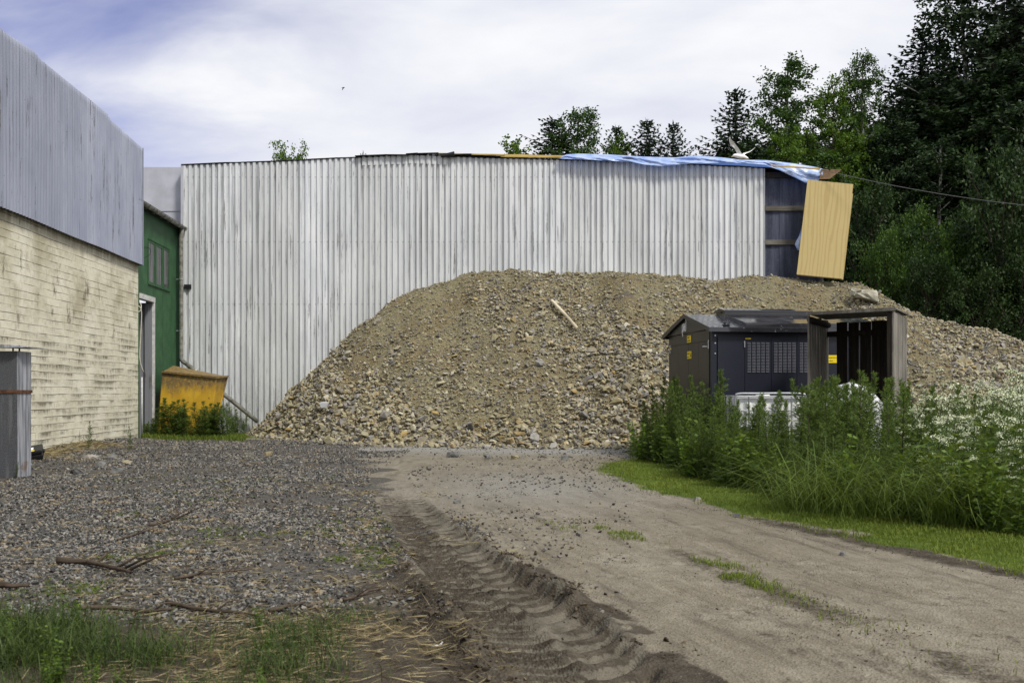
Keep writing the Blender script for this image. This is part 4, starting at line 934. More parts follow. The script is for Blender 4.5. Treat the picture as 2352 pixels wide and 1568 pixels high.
m.tube(smooth_path([Vector((tx0, ty0, 1.0)), Vector((tx0+.01, ty0, 1.12)), Vector((tx0+.06, ty0, 1.16)), Vector((tx0+.3, ty0, 1.165)), Vector((tx1-.1, ty0, 1.165)), Vector((tx1, ty0, 1.12)), Vector((tx1, ty0, 1.0))]), .016, 8)
m.build('cage', MCAGE, ibc)
m = MB(); 
for y in (ty0, 15.6, ty1-.1): m.abox(tx0, tx1, y, y+.1, .0, .14)
m.abox(tx0, tx1, ty0, ty1, .14, .158); m.build('pallet', MGREYWOOD, ibc)
# ------------------------------------------------------------------ white bulk sack in the shelter
m = MB(); n = 28; prof = [(0, .0), (.26, .0), (.31, .05), (.34, .3), (.36, .6), (.35, .9), (.33, 1.08), (.27, 1.15), (.17, 1.22), (.06, 1.26), (0.0, 1.27)]
cs = Vector((4.95, 14.55, 0)); V = []
for r_, z_ in prof:
    for k in range(n):
        a = 2*math.pi*k/n; e_ = (abs(math.cos(a))**5+abs(math.sin(a))**5)**(-1/5)
        q_ = 1+.30*(float(fbm(math.cos(a)*1.3+5, math.sin(a)*1.3+5+z_*2.2, 91, 3))-.5); V.append((cs.x+r_*e_*math.cos(a+.6)*q_, cs.y+r_*e_*math.sin(a+.6)*q_, z_+(.24*(float(fbm(math.cos(a)*r_*9+7, math.sin(a)*r_*9+7, 92, 3))-.5) if z_ > 1 and r_ > 0 else 0)))
I = np.arange(len(prof)*n).reshape(len(prof), n); q = np.stack([I[:-1], np.roll(I[:-1], -1, 1), np.roll(I[1:], -1, 1), I[1:]], -1).reshape(-1, 4)
MSACK = G('white_woven_plastic', .6, .3); MSACK.col((.74, .75, .78)); MSACK.bump(MSACK.noise(9, 6, .7), 1.0, .06); MSACK = MSACK.m
sak = np_mesh('bulk_sack', V, q, MSACK, origin=cs, smooth=True); tag(sak, 'lumpy white plastic bulk sack standing in front of the plank shelter', 'sack')

# ------------------------------------------------------------------ on the heap: slab boulder and pale stick
rgb = np.random.default_rng(3)
def rock_obj(name, loc, dims, seed, mat, npts=40, jag=.05, yaw=0, tilt=0):
    rr = np.random.default_rng(seed); d_ = rr.normal(size=(npts, 3)); d_ /= np.linalg.norm(d_, axis=1)[:, None]; d_ = np.sign(d_)*np.abs(d_)**.6
    p = d_*rr.uniform(.85, 1.05, (npts, 1))*np.array(dims)/2
    bm = bmesh.new(); vs_ = [bm.verts.new(q) for q in p]; bmesh.ops.convex_hull(bm, input=vs_); bmesh.ops.delete(bm, geom=[v for v in bm.verts if not v.link_faces], context='VERTS')
    bmesh.ops.triangulate(bm, faces=bm.faces); bmesh.ops.subdivide_edges(bm, edges=bm.edges, cuts=2, use_grid_fill=True)
    for v in bm.verts:
        v.co += Vector(rr.normal(size=3))*jag*min(dims)
    bmesh.ops.rotate(bm, cent=(0, 0, 0), matrix=Matrix.Rotation(yaw, 3, 'Z') @ Matrix.Rotation(tilt, 3, 'Y'), verts=bm.verts)
    me = bpy.data.meshes.new(name); bm.to_mesh(me); bm.free(); me.materials.append(mat)
    at = me.attributes.new('rnd', 'FLOAT', 'POINT'); at.data.foreach_set('value', np.full(len(me.vertices), rr.random(), np.float32))
    o = bpy.data.objects.new(name, me); COL.objects.link(o); o.location = loc; return o
MBOULD = plain('pale_grey_rock', (.33, .315, .25), .85, .3, 5, bump=.6)
bx, by = (1987-CX)/F*26.9, 26.9
tag(rock_obj('boulder', (bx, by, 3.80), (.82, .55, .38), 11, MBOULD, 18, .045, .1, .28), 'large pale flat topped boulder on the right shoulder of the rubble heap', 'boulder')
MSTICK = wood('bare_pale_wood', (.55, .47, .33), (.66, .60, .47), 'X', .6)
def on_pile(px, py):
    for Y in np.arange(20, 29, .02):
        z = CH+(HY-py)/F*Y
        if z < float(pile_h((px-CX)/F*Y, Y)): return pt(px, py, Y-.02)
    return pt(px, py, 26)
a = on_pile(1267, 699)+Vector((0, -.06, .10)); b = on_pile(1326, 764)+Vector((0, -.08, .10))
m = MB(); m.tube([a, a*.5+b*.5+Vector((0, -.0, .015)), b], .042, 10); tag(m.build('pole', MSTICK, None, (a+b)/2, smooth=False), 'short pale bare wooden pole lying on the slope of the rubble heap', 'pole')

MDSTONE = plain('dark_grey_stone', (.13, .13, .125), .85, .35, 9, bump=.5)
# ------------------------------------------------------------------ stones lying loose on the yard
spots = [(1042, 1048, .30, 'grey and rusty stone lying on the road just before the heap'), (615, 1053, .26, 'single yellow stone on the gravel before the skip'), (655, 1076, .17, 'ochre stone on grey gravel, nearer of the two by the skip'),
         (1050, 1157, .10, 'small dark brown stone in the wheel track'), (1118, 1051, .22, 'flat grey stone beside the rusty one at the heap foot'), (1300, 1055, .2, 'grey stone on the pale strip at the right foot of the heap'),
         (1602, 1150, .13, 'yellow stone in the grass verge edge'), (1695, 1184, .10, 'flat grey stone in the grass verge'), (1936, 1272, .07, 'small dark stone in the right wheel lane'), (1182, 1052, .18, 'small pale stone at the middle of the heap foot'),
         (208, 1062, .26, 'large pale rock by the cream wall behind the black case'), (232, 1074, .24, 'dark rock leaning on the pale rock by the cream wall'), (258, 1057, .2, 'grey rock in dry straw by the cream wall'), (420, 1013, .22, 'yellow rock at the cream wall corner'), (395, 1016, .2, 'brown rock close to the cream wall corner'), (292, 1068, .16, 'pale stone at the edge of the dry straw'), (180, 1092, .3, 'flat dark slab beside the metal cabinet foot'), (270, 1088, .22, 'dark chunk of rock on the gravel before the straw')]
for i, (px_, py_, s_, lab) in enumerate(spots):
    Y = CH*F/(py_-HY); x = (px_-CX)/F*Y
    if Y > 22: Y, x = 24.6, (px_-CX)/F*24.6
    x = max(x, -9.0-.0638*(Y-24.5)+s_*.5)
    h = s_*.55; o = rock_obj('stone', (x, Y, float(ground_h(x, Y))+h*.22), (s_, s_*.75, h), 100+i, MDSTONE if 'dark' in lab or 'grey' in lab else MSTONE, 14, .03, i*1.3)
    tag(o, lab, 'stone', 'loose stones lying on the yard')

# black plastic case by the wall
cs_ = thing('tool_case', (-7.95, 16.3, .18), 'black plastic case with white and yellow stickers lying tilted beside the metal cabinet', 'case'); cs_.rotation_euler = (R(16), R(-10), R(20))
MCASE = plain('black_plastic', (.012, .012, .014), .4, .2, 8)
def local_box(name, x0, x1, y0, y1, z0, z1, mat, par, bev=0):
    m = MB(); m.abox(x0, x1, y0, y1, z0, z1); o = m.build(name, mat, None, Vector((0, 0, 0)), bevel=bev); o.parent = par; o.location = (0, 0, 0); return o
local_box('shell', -.25, .25, -.17, .17, -.09, .0, MCASE, cs_, .02); local_box('lid', -.25, .25, -.17, .17, .004, .07, MCASE, cs_, .02)
local_box('yellow_sticker', -.08, .14, -.16, -.115, .071, .073, MSIGN, cs_); local_box('white_sticker', -.05, .12, -.09, .03, .071, .073, MWHT, cs_)
local_box('handle', .25, .28, -.06, .06, -.02, .01, MCASE, cs_, .008)

# litter
MLIT = plain('white_plastic_litter', (.62, .63, .64), .4, .1, 6)
def litter(px_, py_, lab, kind):
    Y = CH*F/(py_-HY); x = (px_-CX)/F*Y; z = float(surf_h(x, Y)); m = MB()
    if kind == 'tub':
        m.hexa([(x-.10, Y-.08, z), (x+.10, Y-.08, z), (x+.10, Y+.08, z), (x-.10, Y+.08, z)], [(x-.14, Y-.10, z+.12), (x+.12, Y-.12, z+.13), (x+.13, Y+.10, z+.15), (x-.12, Y+.11, z+.14)])
    else:
        m.tube(smooth_path([Vector((x-.03, Y, z+.01)), Vector((x-.01, Y-.02, z+.012)), Vector((x+.02, Y-.01, z+.015)), Vector((x+.03, Y+.02, z+.02))]), .004, 6)
    tag(m.build('plastic_litter', MLIT, None, (x, Y, z)), lab, 'litter')
litter(748, 1012, 'crushed clear white plastic tub at the left foot of the rubble heap', 'tub'); litter(1001, 1480, 'curved white scrap of plastic on the churned soil near the front', 'strip')

# ------------------------------------------------------------------ herring gull flying off the roof, and a far swallow
def skin_body(pts, rad, seg=14):
    m = MB(); pts = [Vector(p) for p in pts]; n = len(pts)
    m.tube(pts, rad, seg); return m
g = G('white_grey_plumage', .7, .2); at = g.attr('grey'); g.col(g.mix(at, (.86, .86, .86), (.50, .52, .56))); MGULL = g.m
MBEAK = plain('yellow_beak', (.72, .48, .05), .4, .1, 9)
YG = 27.0; gp = lambda px_, py_, dy=0: pt(px_, py_, YG+dy)
gull_o = gp(1700, 357); gull = thing('gull', gull_o, 'white gull with raised wings taking off above the blue plastic on the roof', 'bird')
Vg, Fg, Ag = [], [], []
def addgrid(rows_, grey):
    b = len(Vg); nr_, nc_ = len(rows_), len(rows_[0])
    for r_, gr in zip(rows_, grey):
        for p in r_: Vg.append(Vector(p)[:]); Ag.append(gr)
    for i in range(nr_-1):
        for j in range(nc_-1): Fg.append((b+i*nc_+j, b+i*nc_+j+1, b+(i+1)*nc_+j+1, b+(i+1)*nc_+j))
# body: rings along beak-root to tail
ax = smooth_path([gp(1682.0, 359.5), gp(1685, 357.3), gp(1689, 357.2), gp(1695, 358.5), gp(1702, 359.8), gp(1709, 360.5), gp(1716, 363.2), gp(1719, 364.4)], 3)
rad = np.interp(np.linspace(0, 1, len(ax)), [0, .1, .2, .32, .5, .66, .82, .93, 1], [.012, .034, .042, .05, .066, .058, .034, .02, .008])
rings = []
for p, r_ in zip(ax, rad): rings.append([p+Vector((0.18*math.sin(w_)*r_, math.cos(w_)*r_, math.sin(w_)*r_)) for w_ in np.linspace(0, 2*math.pi, 15)])
addgrid(rings, [0]*len(rings))
def wing(root_a, root_b, lead, trail, tipg, dy):
    L_ = smooth_path([gp(*q, dy*i/(len(lead)-1)) for i, q in enumerate(lead)], 5); T_ = smooth_path([gp(*q, dy*i/(len(trail)-1)+.015) for i, q in enumerate(trail)], 5)
    n_ = min(len(L_), len(T_)); rows_, gr = [], []
    for i in range(n_):
        t = i/(n_-1); nf = 9; rw = []
        for j in range(nf):
            u = j/(nf-1); p = L_[i].lerp(T_[i], u); p += Vector((0, .02*math.sin(math.pi*u)*(1-t), 0)); rw.append(p)
        back = [p+Vector((0, .012*(1-.7*t)*math.sin(math.pi*min(1, j/(nf-1)*.9+.1)), 0)) for j, p in list(enumerate(rw))[::-1]]
        rows_.append(rw+back+[rw[0]]); gr.append(.05+.3*t if t < .9 else .2)
    addgrid(rows_, gr)
wing(None, None, [(1705, 358), (1702, 350), (1696, 340), (1689, 331), (1686, 327), (1681, 322), (1675.5, 315.5)], [(1693.5, 357), (1691, 349), (1687, 342), (1683, 338), (1677, 332), (1675, 325), (1673.5, 315.5)], 0, -.32)
wing(None, None, [(1703, 357), (1707, 352), (1713, 350), (1719, 348), (1724, 346), (1730, 342), (1734.5, 338.5)], [(1708, 358), (1711, 354.5), (1715, 352), (1720, 350.2), (1725, 347.6), (1730.5, 343), (1735, 339)], 0, .38)
# tail fan
addgrid([[gp(1709, 360), gp(1711, 361.5), gp(1710, 363)], [gp(1721, 364.2, -.03), gp(1720.5, 366, 0), gp(1718, 366.5, .03)]], [0, .05])
np_mesh('body', [Vector(v_)[:] for v_ in Vg], np.array(Fg), MGULL, gull, attrs=dict(grey=np.array(Ag)), smooth=True)
m = MB(); m.tube([gp(1683, 359.0), gp(1680.6, 360.2), gp(1679.6, 361.6)], [.013, .010, .003], 8); m.build('beak', MBEAK, gull)
for x in (0, 3.2): m = MB(); m.tube([gp(1706.5+x, 362, .02), gp(1709+x, 365.5, .02), gp(1711.5+x, 367.2, .02)], [.006, .006, .008], 6); m.build('leg', plain('pinkish_leg', (.42, .30, .24), .6, .1, 9), gull)
MSWAL = plain('dark_blue_feathers', (.02, .02, .035), .6, .2, 9); sw = lambda x, y, dy=0: pt(785+x*.00717*2.4, 198+y*.00717*2.4*.98, 40+dy)
o0 = pt(789, 203, 40); Vg, Fg, Ag = [], [], []
q_ = lambda x, y, dy=0: pt(784+(x-1000)/420*8.2*.95, 201.2+(y-690)/380*7.2*.95, 40+dy)
ax = [q_(1420, 705), q_(1380, 700), q_(1300, 708), q_(1200, 715), q_(1100, 735), q_(1000, 750)]; rings = []
for p, r_ in zip(ax, (.004, .017, .022, .018, .010, .003)): rings.append([p+Vector((0, math.cos(w_)*r_, math.sin(w_)*r_)) for w_ in np.linspace(0, 2*math.pi, 9)])
addgrid(rings, [0]*6)
for sgn in (1, -1):
    Lw = [q_(1340, 730), q_(1280, 830, -.05*sgn), q_(1210, 950, -.08*sgn), q_(1110, 1070, -.12*sgn)]; Tw = [q_(1160, 740), q_(1130, 830, -.05*sgn), q_(1105, 940, -.08*sgn), q_(1085, 1065, -.12*sgn)]
    addgrid([[a_, a_.lerp(b_, .5)+Vector((0, .006, 0)), b_, a_.lerp(b_, .5)-Vector((0, .006, 0)), a_] for a_, b_ in zip(Lw, Tw)], [0]*4)
    if sgn < 0: pass
sb = np_mesh('swallow', [Vector(v_)[:] for v_ in Vg], np.array(Fg), MSWAL, origin=o0, smooth=True); tag(sb, 'tiny dark swallow flying alone high in the sky over the hall', 'bird')
# ------------------------------------------------------------------ trees
MBIRCH = foliage('birch_leaves', (.020, .050, .010), (.060, .115, .022), .5, .28)
MBRIGHT = foliage('bright_leaves', (.045, .10, .010), (.12, .20, .022), .5, .3)
MSPRUCE = foliage('spruce_needles', (.007, .018, .007), (.022, .044, .014), .6, .06)
MDIM = foliage('shade_dark_birch_leaves', (.009, .024, .006), (.028, .055, .013), .55, .15)  # darker copy of the birch leaves: shade of the wood painted in
MSHRUB = foliage('shrub_leaves', (.020, .052, .008), (.075, .14, .016), .5, .25)
MDSHR = foliage('shade_dark_shrub_leaves', (.010, .026, .006), (.034, .066, .012), .55, .18)  # shrub leaves again, dimmed in colour for the shade along the wood
g = G('birch_bark', .8, .2); g.col(g.mix(g.step(g.noise(1, 5, .7, g.coord('Object', (6, 6, 1.6))), .48, .6), (.40, .38, .35), (.05, .045, .04))); MBBARK = g.m
MBARK = plain('brown_bark', (.045, .033, .025), .9, .4, 10, bump=.5)
def tube_np(pts, rad, seg=6):
    m = MB(); m.tube(pts, rad, seg, caps=False); return m.v, m.f
class TreeProto:
    def __init__(s, tv, tf, lv, lf, tint, H, mt, ml):
        s.tr = bpy.data.meshes.new('trunk'); s.tr.from_pydata(tv, [], tf); s.tr.materials.append(mt); s.tr.polygons.foreach_set('use_smooth', [True]*len(tf)); s.tr.update()
        o = np_mesh('crown', lv, lf, ml, attrs=dict(tint=tint), link=False); s.cr = o.data; bpy.data.objects.remove(o); s.H = H
        s.R = float(np.percentile(np.hypot(lv[:, 0], lv[:, 1]), 96)); s.ml = ml
def make_leafy(seed, H, Rc, mt, ml, base=.12, n_limb=44, droop=.5, leaf=(.10, .17), shape=(.42, .9), twigs=6, per=20, up_=.9):
    rr = random.Random(seed); rg = np.random.default_rng(seed); tv, tf = [], []
    def addt(p, r, sg=6):
        b = len(tv); v, f = tube_np(p, r, sg); tv.extend(v); tf.extend([[b+i for i in q] for q in f])
    tr = [Vector((0, 0, -.3))]
    for k in range(1, 12):
        tr.append(Vector((tr[-1].x+rr.uniform(-.1, .1)*H*.02*k**.3, tr[-1].y+rr.uniform(-.1, .1)*H*.02*k**.3, H*k/11*.99)))
    addt(tr, [H*.012*(1-.93*k/11)+.012 for k in range(12)], 8)
    C, D, T = [], [], []
    for i in range(n_limb):
        t = base+(.985-base)*((i+rr.random()*.8)/n_limb)
        k = t*11; a = tr[int(k)].lerp(tr[min(11, int(k)+1)], k-int(k))
        pr = (max(0, t-base*.6)/shape[0])**.6 if t < shape[0] else ((1-t)/(1-shape[0])+.02)**shape[1]
        ln = Rc*pr*rr.uniform(.62, 1.15)+.25
        az = i*2.399+rr.uniform(-.5, .5); el = R(rr.uniform(15, 45))*up_+t*.55
        d_ = Vector((math.cos(az)*math.cos(el), math.sin(az)*math.cos(el), math.sin(el))); p = [a]; n = 5
        for q in range(n):
            d_ = (d_+Vector((rr.uniform(-.16, .16), rr.uniform(-.16, .16), rr.uniform(-.10, .10)-droop*.12*q/n))).normalized(); p.append(p[-1]+d_*ln/n)
        r0 = .010*ln+.012; addt(p, [r0*(1-.8*q/n) for q in range(n+1)], 5)
        ntw = max(4, int(twigs*(.6+.6*ln/Rc)))
        for w_ in range(ntw):
            u = .25+.75*(w_+rr.random())/ntw; k2 = min(u*n, n-.01); o_ = p[int(k2)].lerp(p[int(k2)+1], k2-int(k2))
            td = (d_*.4+Vector((rr.gauss(0, .6), rr.gauss(0, .6), rr.gauss(.05, .35)))).normalized(); tl = rr.uniform(.45, .95)*(.35+.4*Rc/3)
            m_ = per; s = np.linspace(.05, 1, m_); ctr = np.array(o_)+np.outer(s, np.array(td))*tl
            ctr[:, 2] -= droop*.45*tl*s**2
            ctr += rg.normal(size=(m_, 3))*.10*(.5+.3*Rc/3)
            C.append(ctr); dd = rg.normal(size=(m_, 3))*.8+np.array(td)*.6; dd[:, 2] -= droop*.9; D.append(dd)
            T.append(np.clip(rr.uniform(.1, .9)+rg.normal(size=m_)*.22, 0, 1))
    C, D, T = map(np.concatenate, (C, D, T)); n = len(C)
    lv, lf = leaf_quads(C, D, rg.uniform(leaf[0], leaf[1], n), rg.uniform(leaf[0], leaf[1], n)*.68, rg)
    return TreeProto(tv, tf, lv, lf, np.repeat(T, 4), H, mt, ml)
def make_spruce(seed, H, Rc, mt, ml, base=.05, step=.30, dens=1.0, ragged=.25, lw=(.055, .085)):
    rr = random.Random(seed); rg = np.random.default_rng(seed); tv, tf = [], []
    def addt(p, r, sg=5):
        b = len(tv); v, f = tube_np(p, r, sg); tv.extend(v); tf.extend([[b+i for i in q] for q in f])
    addt([Vector((0, 0, -.3)), Vector((.03, 0, H*.5)), Vector((0, .02, H*.985))], [H*.013, H*.007, .012], 8)
    C, D, Ln, T = [], [], [], []; z = H*base
    while z < H*.985:
        t = z/H; rad = Rc*((1-t)**.85)*rr.uniform(1-ragged, 1.12)+.10; nb = 8 if t < .85 else 5
        a0 = rr.random()*6.28
        for k in range(nb):
            az = a0+k*6.283/nb+rr.uniform(-.3, .3); ln = rad*rr.uniform(.62, 1.12); ld = Vector((math.cos(az), math.sin(az), 0)); sd = Vector((-math.sin(az), math.cos(az), 0))
            el0 = .12+.7*t**2; n = max(3, int(ln/.11*dens)); u = np.linspace(.08, 1, n)
            zz = z+ln*(u*el0-.42*u**1.6*(1-t*.7)+.22*np.maximum(0, u-.65)*1.5)
            pts = np.outer(u*ln, np.array(ld)); pts[:, 2] = zz
            if ln > .5: addt([Vector((0, 0, z)), Vector(pts[n//2]), Vector(pts[-1])], [.006*ln+.008, .004*ln+.005, .004], 4)
            bt = rr.uniform(.1, .9)
            for sg_ in (-1, 1):
                lat = np.array(sd)*sg_
                C.append(pts); dd = np.tile(lat*.85+np.array(ld)*.75, (n, 1)); dd[:, 2] -= .12; D.append(dd+rg.normal(size=(n, 3))*.18)
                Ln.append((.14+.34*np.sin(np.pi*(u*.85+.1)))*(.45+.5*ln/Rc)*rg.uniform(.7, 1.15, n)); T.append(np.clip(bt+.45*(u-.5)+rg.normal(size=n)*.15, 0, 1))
            C.append(pts); dd = np.tile(np.array(ld)*.5, (n, 1)); dd[:, 2] -= .9; D.append(dd+rg.normal(size=(n, 3))*.22); Ln.append(rg.uniform(.10, .30, n)*(.5+.4*ln/Rc)); T.append(np.clip(bt-.2+rg.normal(size=n)*.15, 0, 1))
            C.append(pts[-2:]); D.append(np.tile(np.array(ld)+np.array([0, 0, .35]), (2, 1))); Ln.append(np.full(2, .22*(.5+.5*ln/Rc))); T.append(np.full(2, .8))
        z += step*rr.uniform(.8, 1.2)*(1-.35*t)
    n_ = 8; C.append(np.stack([np.zeros(n_), np.zeros(n_), np.linspace(H*.955, H*.99, n_)], 1)); D.append(np.stack([rg.normal(size=n_)*.4, rg.normal(size=n_)*.4, np.ones(n_)], 1)); Ln.append(np.full(n_, .28)); T.append(np.full(n_, .7))
    C, D, Ln, T = map(np.concatenate, (C, D, Ln, T)); n = len(C)
    lv, lf = leaf_quads(C, D, Ln, rg.uniform(*lw, n), rg, .35)
    return TreeProto(tv, tf, lv, lf, np.repeat(T, 4), H, mt, ml)
BIRCH = [make_leafy(11+k, 14, 2.9, MBBARK, MBIRCH, .10, 66, .65, (.07, .125), (.40, .7), 8, 58) for k in range(3)]
DIM = [make_leafy(21+k, 14, 2.9, MBBARK, MDIM, .06, 66, .65, (.08, .135), (.40, .7), 8, 56) for k in range(2)]
BRIGHT = [make_leafy(31+k, 12, 2.7, MBARK, MBRIGHT, .10, 60, .25, (.07, .125), (.45, .7), 8, 54) for k in range(2)]
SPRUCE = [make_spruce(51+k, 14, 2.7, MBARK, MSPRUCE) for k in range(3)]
DBUSH = [make_leafy(75+k, 3.6, 2.0, MBARK, MDSHR, .03, 36, .2, (.05, .095), (.5, .6), 8, 52, 1.1) for k in range(2)]
BUSH = [make_leafy(71+k, 3.6, 2.0, MBARK, MSHRUB, .03, 36, .2, (.05, .095), (.5, .6), 8, 52, 1.1) for k in range(3)]
SPRUCEW = [make_spruce(61+k, 14, 4.6, MBARK, MSPRUCE, .25, .22, .9, .3, (.06, .10)) for k in range(2)]
ROUND = make_leafy(81, 13, 3.6, MBARK, MBRIGHT, .3, 70, .1, (.10, .17), (.70, .28), 8, 34, .9)
WISP = make_leafy(85, 13, 1.5, MBBARK, MBRIGHT, .3, 44, .3, (.10, .17), (.6, .6), 5, 20)
def tree(name, proto, px_, py_, Y, wpx, label, cat, group=None, rot=None, zs=0.0, mult=1.0):
    top = pt(px_, py_, Y); rad = wpx/2*Y/F*mult
    o = thing(name, (top.x, Y, zs), label, cat, group); o.rotation_euler = (0, 0, rot if rot is not None else random.random()*6.28)
    for nm, me in (('trunk', proto.tr), ('crown', proto.cr)):
        c = bpy.data.objects.new(nm, me); COL.objects.link(c); c.parent = o
        c.scale = (rad/proto.R, rad/proto.R, (top.z-zs)/proto.H)
    return o
# behind the hall
tree('broadleaf_tree', ROUND, 672, 398, 50, 105, 'round light green broadleaf crown rising alone over the left part of the hall roof', 'tree', mult=1.35)
tree('spruce_tree', SPRUCE[0], 835, 349, 60, 50, 'tiny spruce tip just showing over the highest part of the hall roof', 'tree', mult=2.0)
tree('birch_tree', WISP, 1178, 322, 52, 62, 'small thin birch top over the roof beside the yellow timber battens', 'tree', mult=1.7)
tree('spruce_tree', SPRUCEW[1], 1270, 270, 54, 150, 'dark spruce left of the taller airy birch behind the hall roof', 'tree', mult=3.0)
tree('birch_tree', BIRCH[0], 1330, 258, 53, 125, 'airy birch touching the dark spruce behind the middle of the hall', 'tree', mult=2.2)
tree('spruce_tree', BRIGHT[1], 1420, 325, 54, 80, 'light green bushy tree below the thin spruce tip behind the blue sheet', 'tree', mult=1.6)
tree('spruce_tree', SPRUCEW[0], 1416, 288, 54.5, 105, 'slim light spruce tip standing between the birch and the twin dark spruces', 'tree', mult=2.6)
tree('spruce_tree', SPRUCEW[0], 1487, 274, 54, 115, 'broader left one of the twin dark spruces behind the blue sheet', 'tree', rot=1.0, mult=3.0)
tree('spruce_tree', SPRUCEW[0], 1547, 281, 54, 100, 'narrower right one of the twin dark spruces behind the blue sheet', 'tree', rot=2.2, mult=2.7)
# front row of the wood on the right
WG = 'trees of the dark wood right of the hall'
wood_front = [
 ('spruce_tree', SPRUCEW[1], 1690, 203, 46, 165, 'dark spruce at the left edge of the wood directly behind the gull'),
 ('birch_tree', BIRCH[1], 1812, 150, 46, 185, 'tall broad birch right of the gull at the left end of the wood'),
 ('broadleaf_tree', BRIGHT[0], 1800, 318, 44, 130, 'low bright green tree just above the right end of the blue sheet'),
 ('broadleaf_tree', BRIGHT[1], 1915, 200, 45, 130, 'pointed yellow green tree between the two tall birches'),
 ('birch_tree', BIRCH[2], 1986, 135, 45, 130, 'slender birch with a pale narrow top left of the tall dark spruce'),
 ('spruce_tree', SPRUCEW[0], 2120, 60, 46, 250, 'tall jagged dark spruce standing out against the sky at the wood'),
 ('birch_tree', DIM[0], 2215, -30, 44, 235, 'very tall birch leaving the frame at the top beside the jagged spruce'),
 ('spruce_tree', SPRUCEW[0], 2330, -120, 43, 300, 'huge black spruce rising out of the frame at the right edge'),
 ('birch_tree', DIM[1], 2410, 40, 40, 260, 'dark birch cut by the right edge of the picture above the shrubs'),
 ('birch_tree', DIM[0], 2060, 300, 43, 170, 'dark birch below the jagged spruce behind the plywood corner'),
 ('birch_tree', DIM[1], 2150, 330, 41, 190, 'dark birch with a pale trunk streak right of the plywood'),
 ('broadleaf_tree', BRIGHT[0], 1945, 330, 44, 120, 'mid height green tree directly above the brown hardboard sheet')]
for nm, p_, a, b, Y, w_, lab in wood_front: tree(nm, p_, a, b, Y, w_, lab, 'tree', WG, mult=(2.3 if w_ < 200 else 1.8) if p_ in SPRUCE+SPRUCEW else 1.55)
deep = 'one of the many dark tree crowns merging deep inside the wood right of the hall'
for i in range(50):
    Y = random.uniform(42, 62); px_ = random.uniform(1960, 2560) if i > 8 else random.uniform(1700, 2000)
    lim = np.interp(px_, [1700, 1800, 1900, 2000, 2100, 2200, 2600], [330, 290, 300, 250, 190, 60, -80]); py_ = lim+random.uniform(10, 190)
    p_ = random.choice(SPRUCE+DIM); tree('spruce_tree' if p_ in SPRUCE else 'birch_tree', p_, px_, py_, Y, random.uniform(190, 280), deep, 'tree', 'trees merging in the dark of the wood', mult=1.6)
BG = 'shrubs at the foot of the wood'
for px_, py_, Y, w_, pr, lab in [(2095, 552, 36, 150, BUSH[0], 'bright green rounded shrub behind the boulder shoulder of the heap'), (2035, 590, 35, 110, BUSH[2], 'smaller shrub close to the right edge of the plywood'), (2170, 600, 34, 140, BUSH[2], 'shrub with yellow green tips right of the brightest one'),
    (2300, 440, 33, 210, DBUSH[1], 'tall olive green shrub at the right edge above the heap flank'), (2240, 560, 34, 150, DBUSH[0], 'dark shrub left of the tall olive one'), (2130, 650, 33, 130, DBUSH[1], 'low dark shrub right above the heap shoulder'), (2250, 680, 32, 140, DBUSH[0], 'low dark shrub on the skyline of the heap flank'), (2345, 650, 32, 150, DBUSH[0], 'dark shrub at the frame edge where the heap runs out'), (2420, 520, 33, 180, DBUSH[0], 'olive shrub mostly cut off by the right frame edge'), (2000, 500, 40, 150, DBUSH[0], 'dark shrub showing just right of the plywood top')]:
    tree('shrub', pr, px_, py_, Y, w_, lab, 'shrub', BG, mult=1.35)
# far treeline closing the view beyond the wood
fl_c = []
# ------------------------------------------------------------------ weeds on the right
MMUG = foliage('mugwort_leaves', (.024, .050, .008), (.115, .175, .032), .6, .25); MSTEM = plain('dark_stem', (.035, .028, .018), .8, .3, 9); MGSTEM = plain('green_stem', (.06, .10, .025), .7, .3, 9)
MPARS = foliage('parsley_leaves', (.04, .080, .010), (.15, .195, .03), .6, .3); MFLOW = G('white_blossom', .7, .2); MFLOW.col(MFLOW.mix(MFLOW.attr('tint'), (.52, .57, .32), (.76, .78, .63))); MFLOW = MFLOW.m
MTALL = foliage('tall_grass', (.032, .066, .009), (.165, .225, .040), .55, .3); MNEAR = foliage('rough_grass', (.016, .034, .007), (.085, .125, .028), .55, .25); MLAWN = foliage('short_grass', (.065, .105, .014), (.185, .235, .035), .6, .3); MSTRAW = foliage('dry_straw', (.16, .128, .066), (.38, .315, .185), .8, .15)
def lobed(C, D, L_, rg, lobes=7):
    """feathery leaf: a midrib blade and paired narrow lobes"""
    n = len(C); D = unit(D); side = unit(np.cross(D, np.array([0, 0, 1.])+rg.normal(size=(n, 3))*.3)); P, DD, LL, WW = [C], [D], [L_], [L_*.10]
    for k in range(lobes//2):
        t = .25+.6*k/(lobes//2)
        for s in (-1, 1):
            P.append(C+D*(L_*t)[:, None]); DD.append(unit(D*.75+side*s*.85+rg.normal(size=(n, 3))*.12)); LL.append(L_*(.52-.28*abs(t-.5))); WW.append(L_*.11)
    P, DD, LL, WW = map(np.concatenate, (P, DD, LL, WW)); return leaf_quads(P, DD, LL, WW, rg, .4)
def plant_mesh(name, V, Fq, T, mat, extra=None):
    o = np_mesh(name, V, Fq, mat, attrs=dict(tint=T), link=False); me = o.data; bpy.data.objects.remove(o); return me
def stem_mesh(paths, mat):
    m = MB()
    for p, r_ in paths: m.tube(p, r_, 5, caps=False)
    me = bpy.data.meshes.new('stem'); me.from_pydata(m.v, [], m.f); me.materials.append(mat); me.update(); return me
